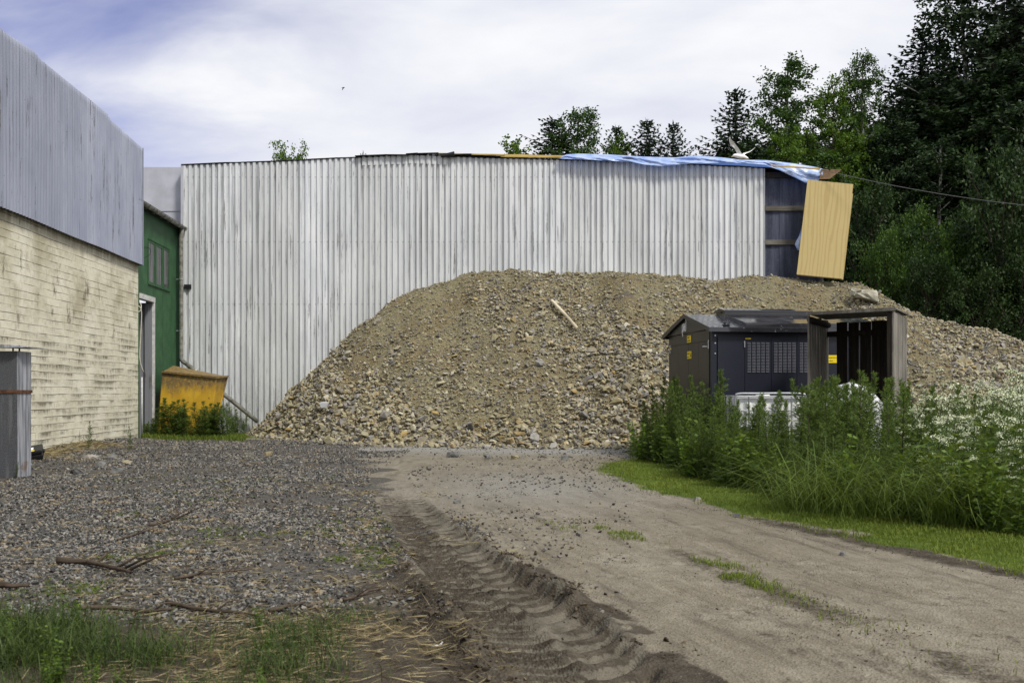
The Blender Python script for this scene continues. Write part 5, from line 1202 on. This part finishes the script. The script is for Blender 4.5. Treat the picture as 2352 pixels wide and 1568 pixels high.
def make_mugwort(seed, H=1.3):
    rg = np.random.default_rng(seed); rr = random.Random(seed); paths, C, D, L_, T = [], [], [], [], []
    lean = Vector((rr.uniform(-.08, .08), rr.uniform(-.08, .08), 1))
    st = [lean*(H*t)+Vector((.02*math.sin(5*t+seed), .02*math.cos(4*t+seed), 0)) for t in np.linspace(0, .97, 8)]; st = [Vector((p.x, p.y, p.z)) for p in st]; paths.append((st, [.007*(1-.75*k/7)+.001 for k in range(8)]))
    n = 62
    for i in range(n):
        t = .10+.9*i/n; k = min(t*7, 6.99); p = st[int(k)].lerp(st[int(k)+1], k-int(k)); az = i*2.4+rr.uniform(-.3, .3); el = .25+.9*t**3
        if t < .9 and rr.random() < .42:
            bl = rr.uniform(.10, .24)*(1.1-t*.6); bd = Vector((math.cos(az)*.75, math.sin(az)*.75, .75)).normalized(); q = [p, p+bd*bl*.5, p+bd*bl+Vector((0, 0, bl*.15))]; paths.append((q, [.003, .002, .001]))
            for s in range(6):
                u = .25+.75*s/5; C.append(np.array(p+bd*bl*u)); a2 = rr.random()*6.28; D.append(np.array(bd)*.7+np.array([math.cos(a2), math.sin(a2), .3])*.7); L_.append(rr.uniform(.05, .09)); T.append(rr.uniform(.2, 1))
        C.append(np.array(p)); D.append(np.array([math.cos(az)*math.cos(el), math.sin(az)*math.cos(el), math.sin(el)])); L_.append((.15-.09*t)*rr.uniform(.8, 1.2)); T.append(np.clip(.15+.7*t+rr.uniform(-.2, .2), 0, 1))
    for i in range(14): C.append(np.array(st[-1])-np.array([0, 0, rr.random()*.10])); a2 = i*2.4; D.append(np.array([math.cos(a2)*.5, math.sin(a2)*.5, 1])); L_.append(rr.uniform(.05, .085)); T.append(rr.uniform(.6, 1))
    C, D, L_, T = np.array(C), np.array(D), np.array(L_), np.array(T); V, Fq = lobed(C, D, L_, rg)
    return plant_mesh('leaves', V, Fq, np.repeat(np.tile(T, 7), 4), MMUG), stem_mesh(paths, MSTEM), H
def make_parsley(seed, H=1.2):
    rg = np.random.default_rng(seed); rr = random.Random(seed); paths, C, D, L_, T, U = [], [], [], [], [], []
    st = [Vector((.03*math.sin(3*t+seed), .03*math.cos(3*t), H*.8*t)) for t in np.linspace(0, 1, 6)]; paths.append((st, [.006-.0006*k for k in range(6)]))
    for i in range(6):
        t = .45+.55*i/5; p = st[0].lerp(st[-1], t); p = Vector((p.x, p.y, H*.8*t)); az = i*2.4+rr.random(); ln = rr.uniform(.18, .42)*(1.25-.5*t); d_ = Vector((math.cos(az)*.55, math.sin(az)*.55, .9)).normalized()
        q = p+d_*ln; q.z = min(q.z, H*1.02); paths.append(([p, p.lerp(q, .5)+Vector((0, 0, -.02)), q], [.004, .003, .002])); U.append(q)
        if rr.random() < .4: q2 = p+d_*ln*.6+Vector((rr.uniform(-.1, .1), rr.uniform(-.1, .1), ln*.35)); paths.append(([p+d_*ln*.4, q2], [.003, .002])); U.append(q2)
    FV = []
    for u in U:
        ru = rr.uniform(.03, .058); tl = (rr.uniform(-.7, .7), rr.uniform(-.7, .7))
        for k in range(9):
            a = k*2.4; r_ = ru*math.sqrt((k+.3)/9); c = u+Vector((math.cos(a)*r_+tl[0]*.02, math.sin(a)*r_+tl[1]*.02, .045-9*r_*r_+tl[0]*math.cos(a)*r_+tl[1]*math.sin(a)*r_)); paths.append(([u, c], [.0012, .001]))
            for j in range(5): FV.append(np.array(c)+rg.normal(size=3)*np.array([.007, .007, .005]))
    FV = np.array(FV); n = len(FV); dv = rg.normal(size=(n, 3))*.9; dv[:, 2] *= .7; v, f = leaf_quads(FV, dv, rg.uniform(.010, .018, n), rg.uniform(.010, .016, n), rg, .5)
    fl = plant_mesh('blossom', v, f, np.repeat(rg.random(n), 4), MFLOW)
    for i in range(26):
        t = rr.uniform(.05, .85); az = rr.random()*6.28; r_ = rr.uniform(.02, .16); C.append([math.cos(az)*r_, math.sin(az)*r_, H*.8*t]); D.append([math.cos(az), math.sin(az), rr.uniform(-.1, .5)]); L_.append(rr.uniform(.10, .2)); T.append(rr.random())
    V, Fq = lobed(np.array(C), np.array(D), np.array(L_), rg, 9); lv = plant_mesh('leaves', V, Fq, np.repeat(np.tile(np.array(T), 9), 4), MPARS)
    return lv, stem_mesh(paths, MGSTEM), fl, H
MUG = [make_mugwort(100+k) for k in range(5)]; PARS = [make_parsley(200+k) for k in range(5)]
def place_plant(name, meshes, nm, x, y, h, H, label, cat, group=None, z=None):
    o = thing(name, (x, y, float(ground_h(x, y)) if z is None else z), label, cat, group); s = h/H; o.scale = (s*random.uniform(.9, 1.15),)*2+(s,); o.rotation_euler = (random.uniform(-.10, .10), random.uniform(-.10, .10), random.random()*6.28)
    for n_, me in zip(nm, meshes):
        c = bpy.data.objects.new(n_, me); COL.objects.link(c); c.parent = o
    return o
def blocked(x, y):
    if tx0-.12 < x < tx1+.12 and ty0-.15 < y < ty1+.1: return True
    q = Vector((x, y, 0))-KO; u, v_ = q.dot(KU), q.dot(KV)
    if -.08 < u < KL+.1 and -.1 < v_ < KD+.1: return True
    q = Vector((x, y, 0))-CA; a_, b_ = q.dot((CB-CA).normalized())/(CB-CA).length, q.dot((CC-CA).normalized())/(CC-CA).length
    return -.06 < a_ < 1.06 and -.04 < b_ < 1.04
def mug_h(px_): return np.interp(px_, [1480, 1530, 1640, 1665, 1825, 1850, 1880, 2000, 2040, 2120, 2352], [1.25, 1.42, 1.42, 1.14, 1.08, 1.28, 1.30, 1.30, 1.34, 1.25, 1.1])
rgw = np.random.default_rng(77); cnt = 0; spots = []
while cnt < 270:
    Y = rgw.uniform(7.4, 20.0) if cnt > 80 else rgw.uniform(11.5, 18); x = float(weed_x(Y))+rgw.random()**1.5*np.interp(Y, [7, 9, 12, 20], [2.2, 3.2, 3.6, 5.5])+.02; px_ = CX+F*x/Y
    if px_ > 2420 or px_ < 1475 or blocked(x, Y): continue
    if px_ > 2060 and rgw.random() < .55: continue
    if Y < 10.5 and px_ > 1780 and rgw.random() < .6: continue
    edge = x-float(weed_x(Y)); h = float(mug_h(px_))*(rgw.uniform(.55, 1.10) if cnt % 3 else rgw.uniform(.9, 1.1))*(.5+.5*min(1, edge/.5))
    if Y > 16.5 and px_ > 1640: h *= .9
    zone = 'by the kiosk gable' if px_ < 1650 else ('in front of the caged tank' if px_ < 1850 else ('in front of the plank shelter' if px_ < 2080 else 'among the white flowers on the right'))
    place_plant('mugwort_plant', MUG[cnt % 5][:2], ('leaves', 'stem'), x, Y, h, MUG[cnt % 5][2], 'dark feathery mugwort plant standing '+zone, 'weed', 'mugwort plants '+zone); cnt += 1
cnt = 0
while cnt < 105:
    Y = rgw.uniform(8.2, 21); px_ = rgw.uniform(1560, 2440) if cnt % 4 == 0 else rgw.uniform(2035, 2460); x = (px_-CX)/F*Y
    if x < weed_x(Y)+.25 or blocked(x, Y): continue
    if px_ < 2000 and Y < 12: continue
    ytop = np.interp(px_, [1560, 1640, 1660, 1850, 2030, 2110, 2200, 2352], [868, 875, 900, 905, 890, 862, 845, 835])+rgw.uniform(0, 1)**.9*150*sstep(21, 9, Y)+rgw.uniform(0, 55); h = CH+(HY-ytop)/F*Y
    if not .6 < h < 1.8: continue
    zone = 'beside the caged tank' if px_ < 1850 else ('before the plank shelter' if px_ < 2080 else 'in the flowering thicket at the right')
    place_plant('cow_parsley', PARS[cnt % 5][:3], ('leaves', 'stem', 'blossom'), x, Y, h, PARS[cnt % 5][3], 'white flowering cow parsley with flat umbels '+zone, 'wildflower', 'cow parsley '+zone); cnt += 1
# tall grass under and between them
def grass_obj(name, P, h, w_, bend, mat, label, az=None, kindcat='grass', tmean=None):
    v, f = blades(P, h, w_, bend, rgw, az); t = rgw.random(len(P)) if tmean is None else np.clip(tmean+rgw.normal(size=len(P))*.2, 0, 1)
    o = np_mesh(name, v, f, mat, origin=Vector(P.mean(0)), attrs=dict(tint=np.repeat(t, 7))); return tag(o, label, kindcat, kind='stuff')
n = 11000; Y = rgw.uniform(7.2, 20, n); x = weed_x(Y)+rgw.random(n)**1.4*4.0-.05+.35*(fbm(Y*1.4, Y*.3, 78, 3)-.5)
ok = np.array([not blocked(a_, b_) for a_, b_ in zip(x, Y)]); px_ = CX+F*x/Y; tus = sstep(1780, 1850, px_)*sstep(2230, 2120, px_)*sstep(13.5, 11, Y)
ok &= (rgw.random(n) < (.10+.90*tus)*(.35+.65*sstep(.42, .58, fbm(x*1.5, Y*1.5, 76, 3)))) & (px_ < 2480); x, Y, tus = x[ok], Y[ok], tus[ok]; e = np.clip((x-weed_x(Y))/.8, 0, 1)
grass_obj('tall_grass', np.stack([x, Y, ground_h(x, Y)], 1), rgw.uniform(.35, 1.0, len(x))*(.45+.55*e)*(.8+.45*tus), rgw.uniform(.006, .012, len(x)), rgw.uniform(.55, 1.65, len(x)), MTALL, 'tall dark green arching grass filling the weeds along the right verge', rgw.uniform(0, 6.28, 400)[(np.floor(x*2.2).astype(int)*37+np.floor(Y*2.2).astype(int)*11) % 400]+rgw.normal(0, .8, len(x)))
# leaning tussocks that hang out over the lawn
pts_ = []
for (cx_, cy_) in ((2.92, 10.3), (3.0, 9.9), (3.25, 9.5), (3.5, 9.3), (3.9, 8.9), (4.2, 8.7)):
    m_ = int(rgw.uniform(90, 330)); pts_.append(np.stack([cx_+rgw.normal(size=m_)*.13, cy_+rgw.normal(size=m_)*.13, np.zeros(m_)], 1))
P = np.concatenate(pts_); P[:, 2] = ground_h(P[:, 0], P[:, 1]); m_ = len(P)
grass_obj('grass_tussocks', P, rgw.uniform(.25, 1.15, m_), rgw.uniform(.003, .011, m_), rgw.uniform(.6, 1.75, m_), MTALL, 'drooping long grass tussocks hanging over the bright verge on the right', rgw.uniform(0, 6.28, m_), tmean=.55)
# dense low understory so the thicket has no see-through floor
n = 14000; Y = rgw.uniform(6.4, 20.5, n); x = weed_x(Y)+rgw.random(n)*6.6; ok = np.array([not blocked(a_, b_) for a_, b_ in zip(x, Y)]); x, Y = x[ok], Y[ok]; C = np.stack([x, Y, ground_h(x, Y)+rgw.random(len(x))**1.2*.62*np.clip((x-weed_x(Y))/.5+.2, 0, 1)], 1); D = rgw.normal(size=C.shape); D[:, 2] = np.abs(D[:, 2])*.5
v, f = lobed(C, D, rgw.uniform(.10, .20, len(C)), rgw, 7); o = np_mesh('undergrowth', v, f, MMUG, origin=Vector((5, 13, 0)), attrs=dict(tint=np.repeat(np.tile(rgw.random(len(C)), 7), 4))); tag(o, 'dark leafy undergrowth at the foot of the tall weeds', 'undergrowth', kind='stuff')
# broad leaved weeds at the front of the thicket
MBROAD = foliage('broad_weed_leaves', (.024, .058, .007), (.12, .185, .022), .5, .3)
def make_broad(seed, H=.8):
    rg = np.random.default_rng(seed); rr = random.Random(seed); paths, C, D, L_, T = [], [], [], [], []
    for b in range(rr.randint(2, 4)):
        az = rr.random()*6.28; ln_ = Vector((math.cos(az)*rr.uniform(.05, .35), math.sin(az)*rr.uniform(.05, .35), 1)); hh = H*rr.uniform(.6, 1); p = [ln_*(hh*t) for t in np.linspace(0, 1, 5)]; paths.append((p, [.005, .0045, .004, .003, .002]))
        for i in range(15):
            t = .12+.88*i/14; q = p[0].lerp(p[-1], t)
            for s_ in (0, math.pi):
                a2 = i*1.57+s_+rr.uniform(-.3, .3); C.append(np.array(q)); D.append([math.cos(a2), math.sin(a2), rr.uniform(-.35, .45)]); L_.append((.13-.06*t)*rr.uniform(.7, 1.2)); T.append(np.clip(.2+.6*t+rr.gauss(0, .2), 0, 1))
    C, D, L_ = np.array(C), np.array(D, float), np.array(L_); V, Fq = leaf_quads(C, D, L_, L_*.5, rg, .38)
    return plant_mesh('leaves', V, Fq, np.repeat(np.array(T), 4), MBROAD), stem_mesh(paths, MGSTEM), H
BROAD = [make_broad(300+k) for k in range(4)]
cnt = 0
while cnt < 75:
    Y = rgw.uniform(7.2, 17.5); x = float(weed_x(Y))+rgw.uniform(-.12, .9); px_ = CX+F*x/Y
    if px_ > 2430 or blocked(x, Y) or (px_ < 1900 and rgw.random() < .6): continue
    place_plant('leafy_weed', BROAD[cnt % 4][:2], ('leaves', 'stem'), x, Y, rgw.uniform(.3, .85), .8, 'low broad leaved green weed at the front edge of the thicket along the verge', 'weed', 'broad leaved weeds along the verge'); cnt += 1
# verge lawn
n = 60000; Y = 6.0+rgw.random(n)**1.25*11.8; x = grass_x(Y)-.3+rgw.random(n)*1.8; dens = sstep(-.25, .2, x-grass_x(Y)+(fbm(x*1.6, Y*1.6, 33, 3)-.5)*.6)*sstep(.55, .0, x-weed_x(Y)); dens = dens*(.25+.75*sstep(.34, .55, fbm(x*2.3, Y*1.6, 45, 4))); ok = rgw.random(n) < dens; x, Y = x[ok], Y[ok]
grass_obj('verge_grass', np.stack([x, Y, ground_h(x, Y)-.004], 1), rgw.uniform(.025, .065, len(x))*(.7+.5*fbm(x*2, Y*2, 44, 2)), rgw.uniform(.004, .008, len(x)), rgw.uniform(.2, .9, len(x)), MLAWN, 'short bright yellow green grass on the verge between road and weeds', tmean=.15+.75*fbm(x*1.4, Y*1.4, 46, 3))
# grass patches on the road crown
n = 14000; Y = rgw.uniform(4.2, 9.2, n); x = soilstrip_x(Y)+rgw.normal(size=n)*np.interp(Y, [4, 6, 7, 7.8, 8.7], [.14, .09, .13, .22, .20])-.02; cl = fbm(x*3.2, Y*2.4, 55, 3); ok = rgw.random(n) < sstep(.52, .64, cl)*np.interp(Y, [4.2, 5.8, 6.3, 7, 8.8, 9.2], [.03, .08, .7, .8, .7, 0]); x, Y = x[ok], Y[ok]
grass_obj('road_grass', np.stack([x, Y, ground_h(x, Y)], 1), rgw.uniform(.02, .05, len(x)), rgw.uniform(.003, .006, len(x)), rgw.uniform(.2, .9, len(x)), MLAWN, 'sparse grass patches on the middle ridge of the dirt road')
# left front: long grass, dry straw
n = 32000; Y = 3.6+rgw.random(n)*2.0; x = rgw.uniform(-.85, -.05, n)*Y; dens = (.15+.85*sstep(.28, .50, fbm(x*2.6, Y*2.6, 63, 3)))*sstep(5.35, 4.9, Y+(fbm(x*2.2, Y*2.2, 61, 3)-.5)*.9)*sstep(-.55, -1.15, x+(fbm(x*2, Y*2, 62, 3)-.5)*.8); ok = rgw.random(n) < dens; x, Y = x[ok], Y[ok]; lf_ = sstep(-1.2, -2.2, x)
grass_obj('long_grass', np.stack([x, Y, ground_h(x, Y)-.005], 1), rgw.uniform(.04, .15, len(x))*(1+.8*lf_), rgw.uniform(.002, .0055, len(x)), rgw.uniform(.2, 1.3, len(x)), MNEAR, 'rough green grass in the near left corner of the yard')
def straw(nm, n, fx, lab, ln=(.05, .16), wm=1.0):
    x, Y = fx(n); n = len(x); C = np.stack([x, Y, ground_h(x, Y)+.004+rgw.random(n)*.022], 1); D = rgw.normal(size=(n, 3)); D[:, 2] *= .12
    v, f = leaf_quads(C, D, rgw.uniform(*ln, n), rgw.uniform(.003, .006, n)*wm, rgw, .5); o = np_mesh(nm, v, f, MSTRAW, origin=Vector(C.mean(0)), attrs=dict(tint=np.repeat(rgw.random(n)**1.5, 4))); tag(o, lab, 'straw', kind='stuff')
def f1(n):
    Y = rgw.uniform(3.6, 5.6, n); x = rgw.uniform(-2.4, .12, n); ok = rgw.random(n) < (sstep(.10, -.25, x-rut_x(Y)+.32)*sstep(5.6, 5.0, Y+(fbm(x*3, Y*3, 65, 2)-.5)*.8)*(.25+.75*sstep(.40, .6, fbm(x*2.2, Y*2.2, 66, 3)))*sstep(-2.4, -.9, x)); return x[ok], Y[ok]
straw('dry_straw', 9000, f1, 'dry flattened straw left of the wheel rut near the front')
def f2(n):
    Y = rgw.uniform(5.5, 13, n); x = gravel_x(Y)+rgw.normal(size=n)*.45+.1; ok = (np.abs(x-rut_x(Y)) > rut_w(Y)*.95) & (rgw.random(n) < sstep(.42, .6, fbm(x*1.6, Y*1.6, 67, 3))); return x[ok], Y[ok]
straw('straw_litter', 7000, f2, 'bits of dry straw scattered along the gravel edge', (.03, .10))
def f3(n):
    Y = rgw.uniform(15.2, 20.5, n); wx = -9.2-.0638*(Y-24.5); x = wx+.1+np.abs(rgw.normal(size=n))*.45; ok = rgw.random(n) < sstep(.4, .55, fbm(x*1.2, Y*.8, 68, 3)); return x[ok], Y[ok]
straw('wall_straw', 5000, f3, 'rusty dry straw heaped along the foot of the cream wall', (.12, .35), 2.6)
def f4(n):
    Y = rgw.uniform(5.2, 8.5, n); x = rgw.uniform(-3.6, -.3, n); ok = rgw.random(n) < sstep(.54, .66, fbm(x*1.1, Y*1.4, 69, 3)); return x[ok], Y[ok]
straw('yard_straw', 3500, f4, 'thin scattered straw on the gravel in the near left yard', (.05, .16))
# small green seedlings on the gravel
n = 3800; Y = rgw.uniform(5.2, 14, n); x = rgw.uniform(-.5, -.08, n)*Y; cl = fbm(x*1.3, Y*1.3, 72, 3)+.12*np.exp(-(((x+1.15)/.5)**2+((Y-6.3)/.7)**2)); ok = (x < gravel_x(Y)-.05) & (rgw.random(n) < sstep(.60, .72, cl)*(.25+.75*sstep(9, 7, Y))); x, Y = x[ok], Y[ok]; k = 6
C = np.repeat(np.stack([x, Y, ground_h(x, Y)+.012], 1), k, 0); C[:, :2] += rgw.normal(size=(len(C), 2))*.02; D = rgw.normal(size=C.shape); D[:, 2] = np.abs(D[:, 2])*.5+.15
v, f = lobed(C, D, rgw.uniform(.018, .05, len(C)), rgw, 5); o = np_mesh('seedlings', v, f, MPARS, origin=Vector((-2, 7, 0)), attrs=dict(tint=np.repeat(np.tile(rgw.random(len(C)), 5), 4))); tag(o, 'small light green seedlings sprouting through the grey gravel', 'seedlings', kind='stuff')
# corner by the skip: mugwort and grass
for i in range(75):
    px_ = random.uniform(330, 562); Y = random.uniform(24.3, 25.6) if px_ < 520 else random.uniform(24.6, 27.0); x = (px_-CX)/F*Y; ytop = np.interp(px_, [330, 350, 385, 420, 470, 530, 560], [985, 960, 915, 915, 915, 925, 950])+random.uniform(0, 45); h = CH+(HY-ytop)/F*Y
    place_plant('mugwort_plant', MUG[i % 5][:2], ('leaves', 'stem'), x, Y, max(.35, h), MUG[i % 5][2], 'bushy dark mugwort growing in front of the yellow skip', 'weed', 'mugwort before the skip').scale *= 1.0
    bpy.context.scene.objects[-1].parent.scale.x *= 1.9; bpy.context.scene.objects[-1].parent.scale.y *= 1.9
n = 9000; Y = rgw.uniform(23.4, 25.9, n); px_ = rgw.uniform(318, 565, n); x = (px_-CX)/F*Y; ok = (px_ > np.interp(Y, [23.4, 24.2, 25], [345, 325, 318])) & (x > -9.1) & (rgw.random(n) < sstep(23.3, 24.3, Y+(fbm(x*2, Y*2, 74)-.5)*.9)); x, Y = x[ok], Y[ok]
grass_obj('corner_grass', np.stack([x, Y, ground_h(x, Y)], 1), rgw.uniform(.06, .20, len(x)), rgw.uniform(.008, .014, len(x)), rgw.uniform(.2, .9, len(x)), MLAWN, 'patch of green grass on the ground before the yellow skip', tmean=.35)
for px_, py_, h, lab in ((36, 1105, .22, 'small weed at the foot of the grey metal cabinet'), (300, 1038, .5, 'small green weed by the cream wall base in the straw'), (205, 1035, .55, 'dry stalked weed against the cream wall near the rocks')):
    Y = CH*F/(py_-HY); Y = min(Y, 19); x = max((px_-CX)/F*Y, -9.0-.0638*(Y-24.5)); place_plant('weed_plant', MUG[2][:2], ('leaves', 'stem'), x, Y, h, MUG[2][2], lab, 'weed')
# ------------------------------------------------------------------ fallen branches on the yard
MBR = wood('fallen_branch_bark', (.048, .036, .027), (.135, .10, .076), 'X')
def branch(pix, r0, lab, side=()):
    P = []
    for a, b in pix: Y = CH*F/(b-HY); x = (a-CX)/F*Y; P.append(Vector((x, Y, float(ground_h(x, Y))+r0*.8+.012)))
    P = smooth_path(P, 4); m = MB(); m.tube([p+Vector((random.uniform(-.004, .004), random.uniform(-.004, .004), random.uniform(0, .006))) for p in P], [r0*(1-.6*i/len(P)) for i in range(len(P))], 8)
    for u, az, ln in side:
        p = P[int(u*(len(P)-1))]; d_ = Vector((math.cos(az), math.sin(az)*.8, .35)); m.tube([p, p+d_*ln*.5+Vector((0, 0, .02)), p+d_*ln], [r0*.45, r0*.3, r0*.12], 6)
    o = m.build('branch', MBR, None, P[0], smooth=True); tag(o, lab, 'branch', 'fallen branches on the gravel')
branch([(132, 1307), (190, 1308), (250, 1322), (300, 1332)], .022, 'thick dark red brown branch lying on the gravel, thickest of the fallen branches', ((.5, 1.2, .22), (.75, .6, .3), (.95, .2, .35), (.9, -.3, .3)))
branch([(0, 1362), (30, 1364), (66, 1362)], .020, 'short thick stick cut by the left frame edge')
branch([(0, 1440), (50, 1438), (90, 1445)], .016, 'black stick lying in the grass at the left edge')
branch([(165, 1418), (240, 1410), (330, 1417), (400, 1412)], .014, 'long pale brown stick at the border of gravel and grass', ((.4, .8, .15), (.8, .3, .12)))
branch([(385, 1398), (450, 1408), (540, 1413), (590, 1420)], .013, 'brown stick overlapping the right end of the long pale stick', ((.5, .7, .14),))
branch([(620, 1410), (665, 1400), (700, 1392)], .013, 'short bare yellow stick at the right end of the near gravel')
branch([(345, 1222), (375, 1215), (405, 1205), (440, 1190)], .014, 'dead twiggy branch in the middle of the gravel', ((.3, 1.3, .35), (.5, .9, .4), (.7, 1.8, .3), (.8, .4, .3), (.4, 2.2, .3)))
branch([(270, 1253), (310, 1240), (350, 1228)], .010, 'thin straight twig pointing at the dead twiggy branch', ((.5, .5, .2),))
branch([(400, 1345), (470, 1335), (540, 1325), (580, 1322)], .010, 'thin black twig right of the thick red brown branch', ((.3, .4, .2), (.6, .9, .15)))
branch([(455, 1298), (458, 1285), (465, 1270)], .009, 'stub of a broken yellow twig standing up in the gravel grass')
branch([(790, 1385), (830, 1370), (890, 1352)], .010, 'thin dry twig beside the flattened straw at the rut', ((.4, .3, .15),))

# crumbly soil clods thrown up along the rut
MCLOD = m_stone('soil_clod', [(0, (.030, .023, .016)), (.5, (.065, .052, .038)), (1, (.13, .108, .08))])
n = 9000; Y = 3.7+rgw.random(n)**1.1*6.8; sd_ = np.where(rgw.random(n) < .55, 1, -1); x = rut_x(Y)+sd_*(.45+rgw.normal(size=n)*.085)*rut_w(Y)/.37; cl = fbm(x*4.5, Y*4.5, 6, 4)
ok = rgw.random(n) < sstep(9.5, 6.0, Y)*sstep(.44, .64, cl)*np.where(sd_ > 0, sstep(4.3, 5.2, Y), 1); x, Y = x[ok], Y[ok]; S = rgw.uniform(.004, .013, len(x))*rgw.choice([.7, 1, 1, 2.2], len(x))
x2 = rut_x(Y)+rgw.uniform(-.98, .98, len(x))*rut_w(Y); mv = rgw.random(len(x)) < .16; x = np.where(mv, x2, x); S = np.where(mv, S*.6, S)
v, f, a = scatter(sml, np.stack([x, Y, ground_h(x, Y)+S*.3], 1), S, rgw); o = np_mesh('soil_clods', v, f, MCLOD, origin=Vector((.2, 6, 0)), attrs=dict(rnd=a)); tag(o, 'dark crumbly soil clods thrown up along both banks of the wheel rut', 'soil', kind='stuff')
n = 5000; Y = 4+rgw.random(n)**1.2*10; x = rgw.choice([0, 1, 2], n); x = np.where(x == 0, soilstrip_x(Y)+rgw.normal(size=n)*.13, np.where(x == 1, grass_x(Y)-.2+rgw.normal(size=n)*.16, rut_x(Y)+1.15+rgw.normal(size=n)*.2)); ok = rgw.random(n) < sstep(.42, .6, fbm(x*2, Y*2, 79, 3)); x, Y = x[ok], Y[ok]; S = rgw.uniform(.003, .010, len(x))
v, f, a = scatter(sml, np.stack([x, Y, ground_h(x, Y)+S*.3], 1), S, rgw); o = np_mesh('soil_crumbs', v, f, MCLOD, origin=Vector((1.5, 7, 0)), attrs=dict(rnd=a)); tag(o, 'small dark soil crumbs strewn over the hard dirt road', 'soil', kind='stuff')

for i in range(20):
    Y = random.uniform(3.9, 5.05); px_ = random.uniform(-60, 640); x = (px_-CX)/F*Y
    place_plant('leafy_weed', BROAD[i % 4][:2], ('leaves', 'stem'), x, Y, random.uniform(.08, .22), .8, 'small leafy weed among the rough grass in the near left corner', 'weed', 'leafy weeds in the near left corner')
cnt = 0
while cnt < 16:
    Y = rgw.uniform(8.3, 10.2); px_ = rgw.uniform(2060, 2350); x = (px_-CX)/F*Y
    if x < weed_x(Y)+.05: continue
    ytop = rgw.uniform(960, 1110); h = CH+(HY-ytop)/F*Y; place_plant('cow_parsley', PARS[cnt % 5][:3], ('leaves', 'stem', 'blossom'), x, Y, max(.4, h), PARS[cnt % 5][3], 'white flowering cow parsley with flat umbels at the near front of the right thicket', 'wildflower', 'cow parsley at the thicket front'); cnt += 1

for i in range(9):
    Y = random.uniform(13.4, 14.05); px_ = random.uniform(1872, 2000); place_plant('mugwort_plant', MUG[i % 5][:2], ('leaves', 'stem'), (px_-CX)/F*Y, Y, random.uniform(1.12, 1.34), MUG[i % 5][2], 'dark feathery mugwort plant standing in front of the plank shelter', 'weed', 'mugwort plants in front of the plank shelter')

for i in range(60):
    Y = random.uniform(7.0, 17); x = float(weed_x(Y))+random.uniform(.3, 4.5)
    if (x/Y)*F+CX < 2430 or blocked(x, Y): continue
    place_plant('cow_parsley', PARS[i % 5][:3], ('leaves', 'stem', 'blossom'), x, Y, random.uniform(.8, 1.3), PARS[i % 5][3], 'white flowering cow parsley with flat umbels in the flowering thicket at the right', 'wildflower', 'cow parsley in the flowering thicket at the right')
